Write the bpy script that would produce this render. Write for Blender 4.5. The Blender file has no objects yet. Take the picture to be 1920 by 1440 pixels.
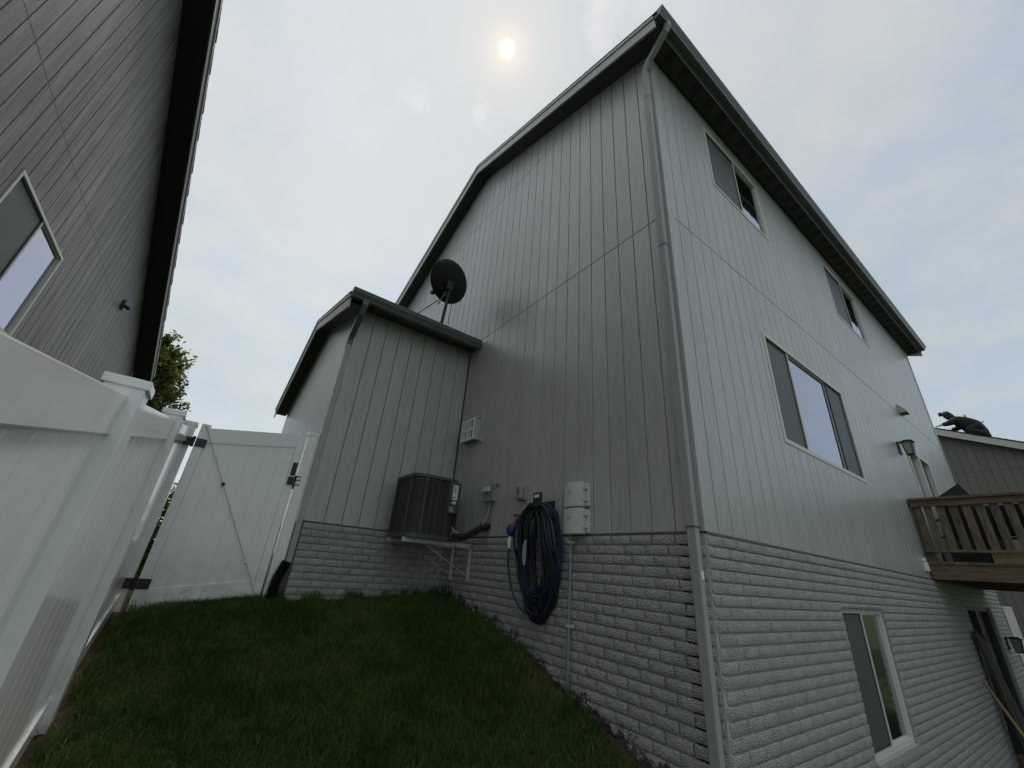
import bpy, bmesh, math, random
import numpy as np
from mathutils import Vector, Matrix, Quaternion

random.seed(7)
rng = np.random.default_rng(7)
R = math.radians
SC = bpy.context.scene
COL = SC.collection

# ------------------------------------------------------------------ camera
CAM = np.array([1.6306, -2.8648, -0.3470])
YAW, PITCH, ROLL, FPX = 2.53438, 0.42881, 0.08213, 763.24
def cam_axes():
    ca, sa, cb, sb = math.cos(YAW), math.sin(YAW), math.cos(PITCH), math.sin(PITCH)
    cc, sc = math.cos(ROLL), math.sin(ROLL)
    fwd = np.array([ca*cb, sa*cb, sb]); right = np.array([sa, -ca, 0.0]); up = np.cross(right, fwd)
    return cc*right + sc*up, -sc*right + cc*up, fwd
AX_R, AX_U, AX_F = cam_axes()
cd = bpy.data.cameras.new('camera')
cam = bpy.data.objects.new('camera', cd); COL.objects.link(cam)
cd.sensor_fit = 'HORIZONTAL'; cd.sensor_width = 36.0; cd.lens = FPX/1920*36.0
cd.clip_start = 0.02; cd.clip_end = 2000
M4 = Matrix.Identity(4)
for i in range(3):
    M4[i][0], M4[i][1], M4[i][2], M4[i][3] = AX_R[i], AX_U[i], -AX_F[i], CAM[i]
cam.matrix_world = M4
SC.camera = cam
def at(px, py, axis, val):
    """photo pixel -> point where its ray meets the plane axis = val"""
    d = AX_F + AX_R*(px-960)/FPX + AX_U*(720-py)/FPX
    t = (val-CAM[axis])/d[axis]
    return Vector(CAM + t*d)
def project(P):
    d = np.asarray(P, float)-CAM
    z = d @ AX_F
    return 960+FPX*(d @ AX_R)/z, 720-FPX*(d @ AX_U)/z, z

# ------------------------------------------------------------------ world, sun, exposure
SUN_DIR = Vector((-0.3963, 0.1996, 0.8962)).normalized()
W = bpy.data.worlds.new('World'); SC.world = W; W.use_nodes = True
nt = W.node_tree; nt.nodes.clear()
N = nt.nodes.new; L = nt.links.new
def wmath(op, a, b=None, clamp=False):
    n = N('ShaderNodeMath'); n.operation = op; n.use_clamp = clamp
    for i, v in enumerate((a, b)):
        if v is None: continue
        if isinstance(v, (int, float)): n.inputs[i].default_value = v
        else: L(v, n.inputs[i])
    return n.outputs[0]
tc = N('ShaderNodeTexCoord')
sky = N('ShaderNodeTexSky'); sky.sky_type = 'NISHITA'; sky.sun_disc = False
sky.sun_elevation = math.asin(SUN_DIR.z); sky.sun_rotation = math.atan2(SUN_DIR.x, SUN_DIR.y)
sky.air_density = 1.2; sky.dust_density = 1.5
bg_clear = N('ShaderNodeBackground'); bg_clear.inputs['Strength'].default_value = 0.13
L(sky.outputs[0], bg_clear.inputs['Color'])
sep = N('ShaderNodeSeparateXYZ'); L(tc.outputs['Generated'], sep.inputs[0])
zz = wmath('ADD', wmath('MAXIMUM', sep.outputs[2], 0.0), 0.22)
cmb = N('ShaderNodeCombineXYZ')
L(wmath('DIVIDE', sep.outputs[0], zz), cmb.inputs[0]); L(wmath('DIVIDE', sep.outputs[1], zz), cmb.inputs[1])
n1 = N('ShaderNodeTexNoise'); n1.inputs['Scale'].default_value = 0.9; n1.inputs['Detail'].default_value = 6; n1.inputs['Roughness'].default_value = 0.55
n1.inputs['Distortion'].default_value = 0.2
L(cmb.outputs[0], n1.inputs['Vector'])
n2 = N('ShaderNodeTexNoise'); n2.inputs['Scale'].default_value = 2.6; n2.inputs['Detail'].default_value = 8; n2.inputs['Roughness'].default_value = 0.6
n2.inputs['Distortion'].default_value = 0.15
L(cmb.outputs[0], n2.inputs['Vector'])
dot = N('ShaderNodeVectorMath'); dot.operation = 'DOT_PRODUCT'
nrm = N('ShaderNodeVectorMath'); nrm.operation = 'NORMALIZE'; L(tc.outputs['Generated'], nrm.inputs[0])
L(nrm.outputs[0], dot.inputs[0]); dot.inputs[1].default_value = SUN_DIR
cosang = wmath('MAXIMUM', dot.outputs['Value'], 0.0)
halo = wmath('POWER', cosang, 1.25)          # broad brightening of the veil towards the sun
core = wmath('POWER', cosang, 1500.0)        # bright aureole of the sun seen through thin cloud
disc = wmath('POWER', cosang, 24000.0)
# cloud radiance
lum = wmath('ADD', wmath('MULTIPLY', halo, 0.07), 0.53)
lum = wmath('MULTIPLY', lum, wmath('ADD', wmath('MULTIPLY', n1.outputs[0], 0.44), 0.80))
lum = wmath('MULTIPLY', lum, wmath('ADD', wmath('MULTIPLY', n2.outputs[0], 0.14), 0.93))
thin = N('ShaderNodeMapRange'); thin.interpolation_type = 'SMOOTHSTEP'; thin.inputs['From Min'].default_value = -.1; thin.inputs['From Max'].default_value = .9
L(wmath('ADD', sep.outputs[1], wmath('MULTIPLY', wmath('SUBTRACT', n1.outputs[0], .5), 1.2)), thin.inputs[0])
lum = wmath('MULTIPLY', lum, wmath('SUBTRACT', 1.03, wmath('MULTIPLY', thin.outputs[0], .17)))
cl = N('ShaderNodeCombineColor')
L(wmath('MULTIPLY', lum, wmath('ADD', wmath('MULTIPLY', halo, .10), .86)), cl.inputs[0]); L(wmath('MULTIPLY', lum, 1.0), cl.inputs[1]); L(wmath('MULTIPLY', lum, 1.03), cl.inputs[2])
bg_cloud = N('ShaderNodeBackground'); L(cl.outputs[0], bg_cloud.inputs['Color'])
bg_cloud.inputs['Strength'].default_value = 1.12
cover = N('ShaderNodeMapRange'); cover.inputs['From Min'].default_value = 0.42; cover.inputs['From Max'].default_value = 0.60
cover.inputs['To Min'].default_value = 0.68; cover.inputs['To Max'].default_value = 1.0
L(wmath('ADD', n2.outputs[0], wmath('SUBTRACT', wmath('MULTIPLY', halo, 0.12), wmath('MULTIPLY', thin.outputs[0], 0.09))), cover.inputs['Value'])
mixs = N('ShaderNodeMixShader'); L(cover.outputs[0], mixs.inputs[0]); L(bg_clear.outputs[0], mixs.inputs[1]); L(bg_cloud.outputs[0], mixs.inputs[2])
bg_sun = N('ShaderNodeBackground'); bg_sun.inputs['Color'].default_value = (1.0, 0.93, 0.78, 1)
L(wmath('ADD', wmath('MULTIPLY', disc, 1.3), wmath('MULTIPLY', wmath('POWER', cosang, 60000.0), 4.0)), bg_sun.inputs['Strength'])
bg_glow = N('ShaderNodeBackground'); bg_glow.inputs['Color'].default_value = (1.0, 0.60, 0.22, 1)
L(wmath('ADD', wmath('MULTIPLY', core, 0.24), wmath('MULTIPLY', wmath('POWER', cosang, 160.0), 0.06)), bg_glow.inputs['Strength'])
add0 = N('ShaderNodeAddShader'); L(bg_sun.outputs[0], add0.inputs[0]); L(bg_glow.outputs[0], add0.inputs[1])
adds = N('ShaderNodeAddShader'); L(mixs.outputs[0], adds.inputs[0]); L(add0.outputs[0], adds.inputs[1])
wo = N('ShaderNodeOutputWorld'); L(adds.outputs[0], wo.inputs[0])

sl = bpy.data.lights.new('sun', 'SUN'); sl.energy = 1.5; sl.angle = R(10); sl.color = (1.0, 0.94, 0.85)
so = bpy.data.objects.new('sun', sl); COL.objects.link(so)
so.rotation_euler = SUN_DIR.to_track_quat('Z', 'Y').to_euler(); so.location = (0, 0, 30)
SC.view_settings.view_transform = 'Standard'; SC.view_settings.look = 'None'
SC.view_settings.gamma = 1.0; SC.view_settings.use_curve_mapping = False
SC.view_settings.exposure = 0.07
SC.cycles.max_bounces = 8; SC.cycles.diffuse_bounces = 4; SC.cycles.glossy_bounces = 4
SC.cycles.transparent_max_bounces = 12; SC.cycles.use_denoising = True

# ------------------------------------------------------------------ materials
def mat(name, col, rough=0.6, var=0.10, vscale=3.0, bump=0.0, bscale=40.0, stretch=(1, 1, 1), metal=0.0,
        objvar=0.0, spec=0.5, col2=None, c2scale=6.0, c2lo=0.45, c2hi=0.65, bump2=0.0, b2scale=2.0, coat=0.0, bdist=0.004, grain=0.0, gscale=140.0):
    m = bpy.data.materials.new(name); m.use_nodes = True
    t = m.node_tree; b = t.nodes['Principled BSDF']; n = t.nodes.new; l = t.links.new
    b.inputs['Roughness'].default_value = rough; b.inputs['Metallic'].default_value = metal
    b.inputs['Specular IOR Level'].default_value = spec
    if coat: b.inputs['Coat Weight'].default_value = coat; b.inputs['Coat Roughness'].default_value = 0.25
    g = n('ShaderNodeNewGeometry')
    mp = n('ShaderNodeMapping'); mp.inputs['Scale'].default_value = stretch; l(g.outputs['Position'], mp.inputs[0])
    a = n('ShaderNodeTexNoise'); a.inputs['Scale'].default_value = vscale; a.inputs['Detail'].default_value = 5; l(mp.outputs[0], a.inputs[0])
    mr = n('ShaderNodeMapRange'); mr.inputs['From Min'].default_value = .25; mr.inputs['From Max'].default_value = .75
    mr.inputs['To Min'].default_value = 1-var; mr.inputs['To Max'].default_value = 1+var; l(a.outputs[0], mr.inputs[0])
    val = mr.outputs[0]
    if objvar:
        oi = n('ShaderNodeObjectInfo'); m2 = n('ShaderNodeMapRange')
        m2.inputs['To Min'].default_value = 1-objvar; m2.inputs['To Max'].default_value = 1+objvar
        l(oi.outputs['Random'], m2.inputs[0])
        mm = n('ShaderNodeMath'); mm.operation = 'MULTIPLY'; l(val, mm.inputs[0]); l(m2.outputs[0], mm.inputs[1]); val = mm.outputs[0]
    base = None
    if col2:
        c = n('ShaderNodeTexNoise'); c.inputs['Scale'].default_value = c2scale; c.inputs['Detail'].default_value = 7; l(mp.outputs[0], c.inputs[0])
        cr = n('ShaderNodeMapRange'); cr.inputs['From Min'].default_value = c2lo; cr.inputs['From Max'].default_value = c2hi; l(c.outputs[0], cr.inputs[0])
        mx = n('ShaderNodeMix'); mx.data_type = 'RGBA'; mx.inputs[6].default_value = (*col, 1); mx.inputs[7].default_value = (*col2, 1)
        l(cr.outputs[0], mx.inputs[0]); base = mx.outputs[2]
    vm = n('ShaderNodeVectorMath'); vm.operation = 'SCALE'
    if base: l(base, vm.inputs[0])
    else: vm.inputs[0].default_value = col
    l(val, vm.inputs['Scale']); l(vm.outputs[0], b.inputs['Base Color'])
    if bump:
        d = n('ShaderNodeTexNoise'); d.inputs['Scale'].default_value = bscale; d.inputs['Detail'].default_value = 4; l(mp.outputs[0], d.inputs[0])
        bp = n('ShaderNodeBump'); bp.inputs['Strength'].default_value = bump; bp.inputs['Distance'].default_value = bdist; l(d.outputs[0], bp.inputs['Height'])
        out = bp
        if bump2:
            e = n('ShaderNodeTexNoise'); e.inputs['Scale'].default_value = b2scale; e.inputs['Detail'].default_value = 2; l(g.outputs['Position'], e.inputs[0])
            b2 = n('ShaderNodeBump'); b2.inputs['Strength'].default_value = bump2; b2.inputs['Distance'].default_value = 0.03
            l(e.outputs[0], b2.inputs['Height']); l(bp.outputs[0], b2.inputs['Normal']); out = b2
        if grain:
            e3 = n('ShaderNodeTexNoise'); e3.inputs['Scale'].default_value = gscale; e3.inputs['Detail'].default_value = 3
            mp3 = n('ShaderNodeMapping'); mp3.inputs['Scale'].default_value = (1, 1, .35); l(g.outputs['Position'], mp3.inputs[0]); l(mp3.outputs[0], e3.inputs[0])
            b3 = n('ShaderNodeBump'); b3.inputs['Strength'].default_value = grain; b3.inputs['Distance'].default_value = 0.004
            l(e3.outputs[0], b3.inputs['Height']); l(out.outputs[0], b3.inputs['Normal']); out = b3
        l(out.outputs[0], b.inputs['Normal'])
    return m

M = {}
M['siding'] = mat('painted grey siding', (.435, .424, .412), .34, .08, 1.4, .9, 42, (1, 1, .16), objvar=.045, bump2=.30, b2scale=1.1,
                  col2=(.385, .377, .366), c2scale=26, c2lo=.42, c2hi=.66, spec=.7, bdist=.007, coat=.28, grain=.7, gscale=110)
M['siding_back'] = mat('shaded grey siding groove', (.22, .215, .208), .7, .05)  # darker than the boards: groove shade painted into the backing
M['brick'] = mat('grey painted split-face brick', (.66, .645, .628), .5, .16, 7, 1.0, 60, (1, 1, 2.3), objvar=.05,
                 col2=(.50, .49, .476), c2scale=50, c2lo=.42, c2hi=.62, bdist=.045)
def dirty_foot(m):
    t = m.node_tree; b = t.nodes['Principled BSDF']; n = t.nodes.new; l = t.links.new
    src = b.inputs['Base Color'].links[0].from_socket
    g = n('ShaderNodeNewGeometry'); sp = n('ShaderNodeSeparateXYZ'); l(g.outputs['Position'], sp.inputs[0])
    mx = n('ShaderNodeMath'); mx.operation = 'MULTIPLY_ADD'; mx.inputs[1].default_value = .265; mx.inputs[2].default_value = 1.62; l(sp.outputs[0], mx.inputs[0])
    ad = n('ShaderNodeMath'); ad.operation = 'ADD'; l(mx.outputs[0], ad.inputs[0]); l(sp.outputs[2], ad.inputs[1])
    mr = n('ShaderNodeMapRange'); mr.inputs['From Min'].default_value = .02; mr.inputs['From Max'].default_value = .34; mr.inputs['To Min'].default_value = .40; mr.inputs['To Max'].default_value = .86; l(ad.outputs[0], mr.inputs[0])
    nz = n('ShaderNodeTexNoise'); nz.inputs['Scale'].default_value = 11; nz.inputs['Detail'].default_value = 9; nz.inputs['Roughness'].default_value = .72; l(g.outputs['Position'], nz.inputs[0])
    gy = n('ShaderNodeMath'); gy.operation = 'GREATER_THAN'; gy.inputs[1].default_value = .03; l(sp.outputs[1], gy.inputs[0])
    gx = n('ShaderNodeMath'); gx.operation = 'LESS_THAN'; gx.inputs[1].default_value = -3.7; l(sp.outputs[0], gx.inputs[0])
    o1 = n('ShaderNodeMath'); o1.operation = 'ADD'; l(gy.outputs[0], o1.inputs[0]); l(gx.outputs[0], o1.inputs[1])
    o2 = n('ShaderNodeMath'); o2.operation = 'ADD'; l(o1.outputs[0], o2.inputs[0]); l(mr.outputs[0], o2.inputs[1])
    su = n('ShaderNodeMath'); su.operation = 'SUBTRACT'; l(nz.outputs[0], su.inputs[0]); l(o2.outputs[0], su.inputs[1])
    m2 = n('ShaderNodeMapRange'); m2.inputs['From Min'].default_value = 0; m2.inputs['From Max'].default_value = .05; m2.inputs['To Max'].default_value = .9; l(su.outputs[0], m2.inputs[0])
    mi = n('ShaderNodeMix'); mi.data_type = 'RGBA'; mi.inputs[7].default_value = (.055, .045, .036, 1); l(m2.outputs[0], mi.inputs[0]); l(src, mi.inputs[6]); l(mi.outputs[2], b.inputs['Base Color'])
dirty_foot(M['brick'])
M['mortar'] = mat('grey painted mortar', (.40, .393, .382), .8, .12, 12, .6, 60)
M['n_siding'] = mat('dark taupe siding', (.138, .130, .116), .42, .22, 1.6, 1.0, 30, (1, 1, .09), objvar=.06,
                    col2=(.235, .228, .210), c2scale=16, c2lo=.45, c2hi=.68, bdist=.009, grain=.8)
M['n_back'] = mat('taupe siding groove', (.09, .088, .083), .7, .05)
M['fascia'] = mat('grey fascia paint', (.50, .475, .445), .5, .10, 5, .2, 60)
M['fascia_dark'] = mat('dark fascia paint', (.10, .10, .095), .5, .08)
M['gutter'] = mat('dark grey gutter metal', (.115, .122, .12), .35, .10, 4)
M['downspout'] = mat('grey painted downspout', (.37, .362, .352), .4, .06, 5)
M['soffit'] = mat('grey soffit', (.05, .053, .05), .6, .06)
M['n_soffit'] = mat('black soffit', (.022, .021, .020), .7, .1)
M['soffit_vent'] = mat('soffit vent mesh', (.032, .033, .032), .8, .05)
M['shingle'] = mat('dark shingle', (.055, .055, .053), .9, .25, 30, .6, 90)
M['n_shingle'] = mat('brown shingle', (.07, .066, .06), .9, .25, 30, .6, 90)
M['vinyl'] = mat('white fence vinyl', (.84, .842, .80), .14, .03, 3, .05, 3, spec=.5)
M['white'] = mat('white plastic', (.84, .845, .82), .4, .04)
M['window_frame'] = mat('almond window vinyl', (.62, .60, .53), .4, .04)
M['cream'] = mat('cream enclosure plastic', (.60, .615, .575), .45, .05, 8)
M['black'] = mat('black hardware', (.012, .012, .012), .45, .05)
M['black_rubber'] = mat('black corrugated plastic', (.018, .018, .018), .5, .1)
M['dark_metal'] = mat('dark grey metal', (.022, .026, .026), .5, .08)
M['ac'] = mat('dark olive grey unit paint', (.075, .075, .066), .45, .08, 6)
M['ac_core'] = mat('black coil', (.010, .010, .010), .8, .1)
M['galv'] = mat('galvanised bracket', (.50, .51, .49), .5, .12, 8)
M['hose'] = mat('navy blue hose rubber', (.010, .022, .068), .35, .12, 20)
M['hose_dark'] = mat('near-black inner hose', (.012, .013, .018), .45, .1)
M['brass'] = mat('weathered brass', (.33, .15, .075), .4, .25, 40, metal=.6)
M['blue_plastic'] = mat('blue timer plastic', (.02, .03, .16), .4, .05)
M['clear_cover'] = mat('yellowed clear cover', (.34, .33, .28), .25, .1, 20)
M['conduit'] = mat('grey conduit', (.25, .26, .255), .5, .08)
M['insul'] = mat('black pipe insulation', (.016, .016, .016), .8, .2, 30, .5, 60)
M['label'] = mat('white label', (.70, .72, .72), .5, .03)
M['ink'] = mat('label ink', (.10, .10, .11), .6, .02)
M['screen'] = mat('dark insect screen', (.075, .080, .078), .5, .08, 4)
M['blind'] = mat('pale blind', (.30, .31, .31), .7, .05)
M['room'] = mat('dark room', (.03, .03, .03), .9, .1)  # near-black in place of an unlit interior
M['wood'] = mat('weathered brown deck wood', (.165, .118, .082), .75, .25, 3, .5, 30, (6, 6, 1.2), objvar=.18, col2=(.085, .070, .056), c2scale=5)
M['wood_h'] = mat('brown deck beam wood', (.18, .118, .070), .7, .25, 3, .5, 30, (1.2, 6, 8), objvar=.12, col2=(.10, .072, .050), c2scale=4)
M['dark_wood'] = mat('dark weathered plank', (.05, .042, .034), .8, .3, 4, .5, 30, (8, 8, 1), objvar=.2)
M['stick'] = mat('tan broom handle', (.34, .22, .10), .55, .15, 10)
M['chair_black'] = mat('black outdoor furniture', (.012, .013, .015), .6, .1)
M['straw'] = mat('tan cushion', (.42, .34, .20), .8, .2, 20)
M['amber'] = mat('seeded lamp glass', (.30, .29, .23), .25, .1, 20)
M['bark'] = mat('brown bark', (.09, .07, .05), .9, .3, 12, .6, 30)
M['soil_clod'] = mat('dry weed stem', (.10, .075, .05), .9, .3, 30)
M['skin'] = mat('skin', (.45, .27, .20), .5, .05)
M['cloth'] = mat('black work clothes', (.014, .014, .016), .8, .2, 20, .3, 40)
M['jeans'] = mat('dark trousers', (.020, .021, .024), .8, .2, 20, .3, 40)
M['cap_white'] = mat('white cap cloth', (.60, .60, .58), .7, .05)
M['yellow'] = mat('yellow tool belt', (.42, .34, .06), .6, .1)

def glass(name, ior, tint):
    m = bpy.data.materials.new(name); m.use_nodes = True
    t = m.node_tree; t.nodes.clear(); n = t.nodes.new
    f = n('ShaderNodeFresnel'); f.inputs[0].default_value = ior
    g = n('ShaderNodeBsdfGlossy'); g.inputs['Roughness'].default_value = .015; g.inputs['Color'].default_value = (*tint, 1)
    tr = n('ShaderNodeBsdfTransparent'); tr.inputs[0].default_value = (.75, .8, .8, 1)
    nz = n('ShaderNodeTexNoise'); nz.inputs['Scale'].default_value = 1.2
    bp = n('ShaderNodeBump'); bp.inputs['Strength'].default_value = .06; bp.inputs['Distance'].default_value = .05
    t.links.new(nz.outputs[0], bp.inputs['Height']); t.links.new(bp.outputs[0], g.inputs['Normal'])
    mx = n('ShaderNodeMixShader'); o = n('ShaderNodeOutputMaterial')
    ma = n('ShaderNodeMapRange'); ma.inputs['To Min'].default_value = .42; t.links.new(f.outputs[0], ma.inputs[0])
    t.links.new(ma.outputs[0], mx.inputs[0]); t.links.new(tr.outputs[0], mx.inputs[1]); t.links.new(g.outputs[0], mx.inputs[2]); t.links.new(mx.outputs[0], o.inputs[0])
    return m
def vinyl_material():
    m = mat('white fence vinyl', (.87, .858, .84), .14, .03, 3, .05, 3)
    t = m.node_tree; b = t.nodes['Principled BSDF']; n = t.nodes.new; l = t.links.new
    src = b.inputs['Base Color'].links[0].from_socket
    g = n('ShaderNodeNewGeometry'); sp = n('ShaderNodeSeparateXYZ'); l(g.outputs['Position'], sp.inputs[0])
    mx = n('ShaderNodeMath'); mx.operation = 'MULTIPLY_ADD'; mx.inputs[1].default_value = .23; mx.inputs[2].default_value = 1.36+2.25*.23
    l(sp.outputs[0], mx.inputs[0]); ad = n('ShaderNodeMath'); ad.operation = 'ADD'; l(mx.outputs[0], ad.inputs[0]); l(sp.outputs[2], ad.inputs[1])
    mr = n('ShaderNodeMapRange'); mr.inputs['From Min'].default_value = .0; mr.inputs['From Max'].default_value = .55; mr.inputs['To Min'].default_value = .75; mr.inputs['To Max'].default_value = .08; l(ad.outputs[0], mr.inputs[0])
    nz = n('ShaderNodeTexNoise'); nz.inputs['Scale'].default_value = 9; nz.inputs['Detail'].default_value = 9; nz.inputs['Roughness'].default_value = .7; l(g.outputs['Position'], nz.inputs[0])
    m2 = n('ShaderNodeMapRange'); m2.inputs['From Min'].default_value = .40; m2.inputs['From Max'].default_value = .72; l(nz.outputs[0], m2.inputs[0])
    mu = n('ShaderNodeMath'); mu.operation = 'MULTIPLY'; l(mr.outputs[0], mu.inputs[0]); l(m2.outputs[0], mu.inputs[1])
    mi = n('ShaderNodeMix'); mi.data_type = 'RGBA'; mi.inputs[7].default_value = (.33, .30, .22, 1); l(mu.outputs[0], mi.inputs[0]); l(src, mi.inputs[6]); l(mi.outputs[2], b.inputs['Base Color'])
    rr = n('ShaderNodeMapRange'); rr.inputs['To Min'].default_value = .10; rr.inputs['To Max'].default_value = .5; l(mu.outputs[0], rr.inputs[0]); l(rr.outputs[0], b.inputs['Roughness'])
    return m
M['vinyl'] = vinyl_material()
M['glass'] = glass('coated window glass', 2.6, (.86, .86, 1.0))

def ground_material():
    m = bpy.data.materials.new('lawn soil'); m.use_nodes = True
    t = m.node_tree; b = t.nodes['Principled BSDF']; n = t.nodes.new; l = t.links.new
    b.inputs['Roughness'].default_value = .95; b.inputs['Specular IOR Level'].default_value = .1
    g = n('ShaderNodeNewGeometry')
    a = n('ShaderNodeTexNoise'); a.inputs['Scale'].default_value = 7; a.inputs['Detail'].default_value = 8; l(g.outputs['Position'], a.inputs[0])
    c = n('ShaderNodeTexNoise'); c.inputs['Scale'].default_value = 60; c.inputs['Detail'].default_value = 4; l(g.outputs['Position'], c.inputs[0])
    r = n('ShaderNodeValToRGB'); r.color_ramp.elements[0].color = (.030, .022, .013, 1); r.color_ramp.elements[1].color = (.12, .085, .05, 1)
    r.color_ramp.elements[0].position = .3; r.color_ramp.elements[1].position = .75
    mx = n('ShaderNodeMath'); mx.operation = 'ADD'; l(a.outputs[0], mx.inputs[0])
    mh = n('ShaderNodeMath'); mh.operation = 'MULTIPLY'; mh.inputs[1].default_value = .35; l(c.outputs[0], mh.inputs[0]); l(mh.outputs[0], mx.inputs[1])
    ms = n('ShaderNodeMath'); ms.operation = 'SUBTRACT'; ms.inputs[1].default_value = .17; l(mx.outputs[0], ms.inputs[0])
    l(ms.outputs[0], r.inputs[0])
    sp = n('ShaderNodeSeparateXYZ'); l(g.outputs['Position'], sp.inputs[0])
    def cmp_(sock, op, v):
        q = n('ShaderNodeMath'); q.operation = op; q.inputs[1].default_value = v; l(sock, q.inputs[0]); return q.outputs[0]
    def mx_(a_, b_):
        q = n('ShaderNodeMath'); q.operation = 'MAXIMUM'; l(a_, q.inputs[0]); l(b_, q.inputs[1]); return q.outputs[0]
    far = mx_(mx_(cmp_(sp.outputs[0], 'GREATER_THAN', .7), cmp_(sp.outputs[0], 'LESS_THAN', -4.6)), cmp_(sp.outputs[1], 'LESS_THAN', -3.4))
    tg = n('ShaderNodeValToRGB'); tg.color_ramp.elements[0].color = (.026, .044, .012, 1); tg.color_ramp.elements[1].color = (.085, .105, .036, 1)
    tg.color_ramp.elements[0].position = .3; tg.color_ramp.elements[1].position = .8; l(ms.outputs[0], tg.inputs[0])
    mg = n('ShaderNodeMix'); mg.data_type = 'RGBA'; l(far, mg.inputs[0]); l(r.outputs[0], mg.inputs[6]); l(tg.outputs[0], mg.inputs[7]); l(mg.outputs[2], b.inputs['Base Color'])
    bp = n('ShaderNodeBump'); bp.inputs['Strength'].default_value = .8; bp.inputs['Distance'].default_value = .02; l(c.outputs[0], bp.inputs['Height']); l(bp.outputs[0], b.inputs['Normal'])
    return m
M['ground'] = ground_material()

def leaf_mat(name, c1, c2, c3, scale, transl=.25, rough=.55):
    m = bpy.data.materials.new(name); m.use_nodes = True
    t = m.node_tree; t.nodes.clear(); n = t.nodes.new; l = t.links.new
    at_ = n('ShaderNodeAttribute'); at_.attribute_name = 'tone'
    g = n('ShaderNodeNewGeometry')
    nz = n('ShaderNodeTexNoise'); nz.inputs['Scale'].default_value = scale; nz.inputs['Detail'].default_value = 3; l(g.outputs['Position'], nz.inputs[0])
    ad = n('ShaderNodeMath'); ad.operation = 'ADD'; l(at_.outputs['Fac'], ad.inputs[0]); l(nz.outputs[0], ad.inputs[1])
    hf = n('ShaderNodeMath'); hf.operation = 'MULTIPLY'; hf.inputs[1].default_value = .5; l(ad.outputs[0], hf.inputs[0])
    r = n('ShaderNodeValToRGB'); e = r.color_ramp.elements
    e[0].position = .25; e[0].color = (*c1, 1); e[1].position = .78; e[1].color = (*c3, 1); x = e.new(.52); x.color = (*c2, 1)
    l(hf.outputs[0], r.inputs[0])
    d = n('ShaderNodeBsdfDiffuse'); tr = n('ShaderNodeBsdfTranslucent'); gl = n('ShaderNodeBsdfGlossy'); gl.inputs['Roughness'].default_value = rough
    gl.inputs['Color'].default_value = (.5, .55, .5, 1)
    l(r.outputs[0], d.inputs[0]); l(r.outputs[0], tr.inputs[0])
    m1 = n('ShaderNodeMixShader'); m1.inputs[0].default_value = transl; l(d.outputs[0], m1.inputs[1]); l(tr.outputs[0], m1.inputs[2])
    m2 = n('ShaderNodeMixShader'); m2.inputs[0].default_value = .04; l(m1.outputs[0], m2.inputs[1]); l(gl.outputs[0], m2.inputs[2])
    o = n('ShaderNodeOutputMaterial'); l(m2.outputs[0], o.inputs[0])
    return m
M['grass'] = leaf_mat('grass blades', (.028, .062, .012), (.062, .130, .024), (.18, .20, .055), 1.1)
M['leaf'] = leaf_mat('tree leaves', (.045, .068, .014), (.11, .14, .026), (.24, .23, .05), 2.0, .5)
M['weed'] = leaf_mat('weed leaves', (.020, .022, .010), (.045, .038, .018), (.08, .06, .03), 8.0, .2)

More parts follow.
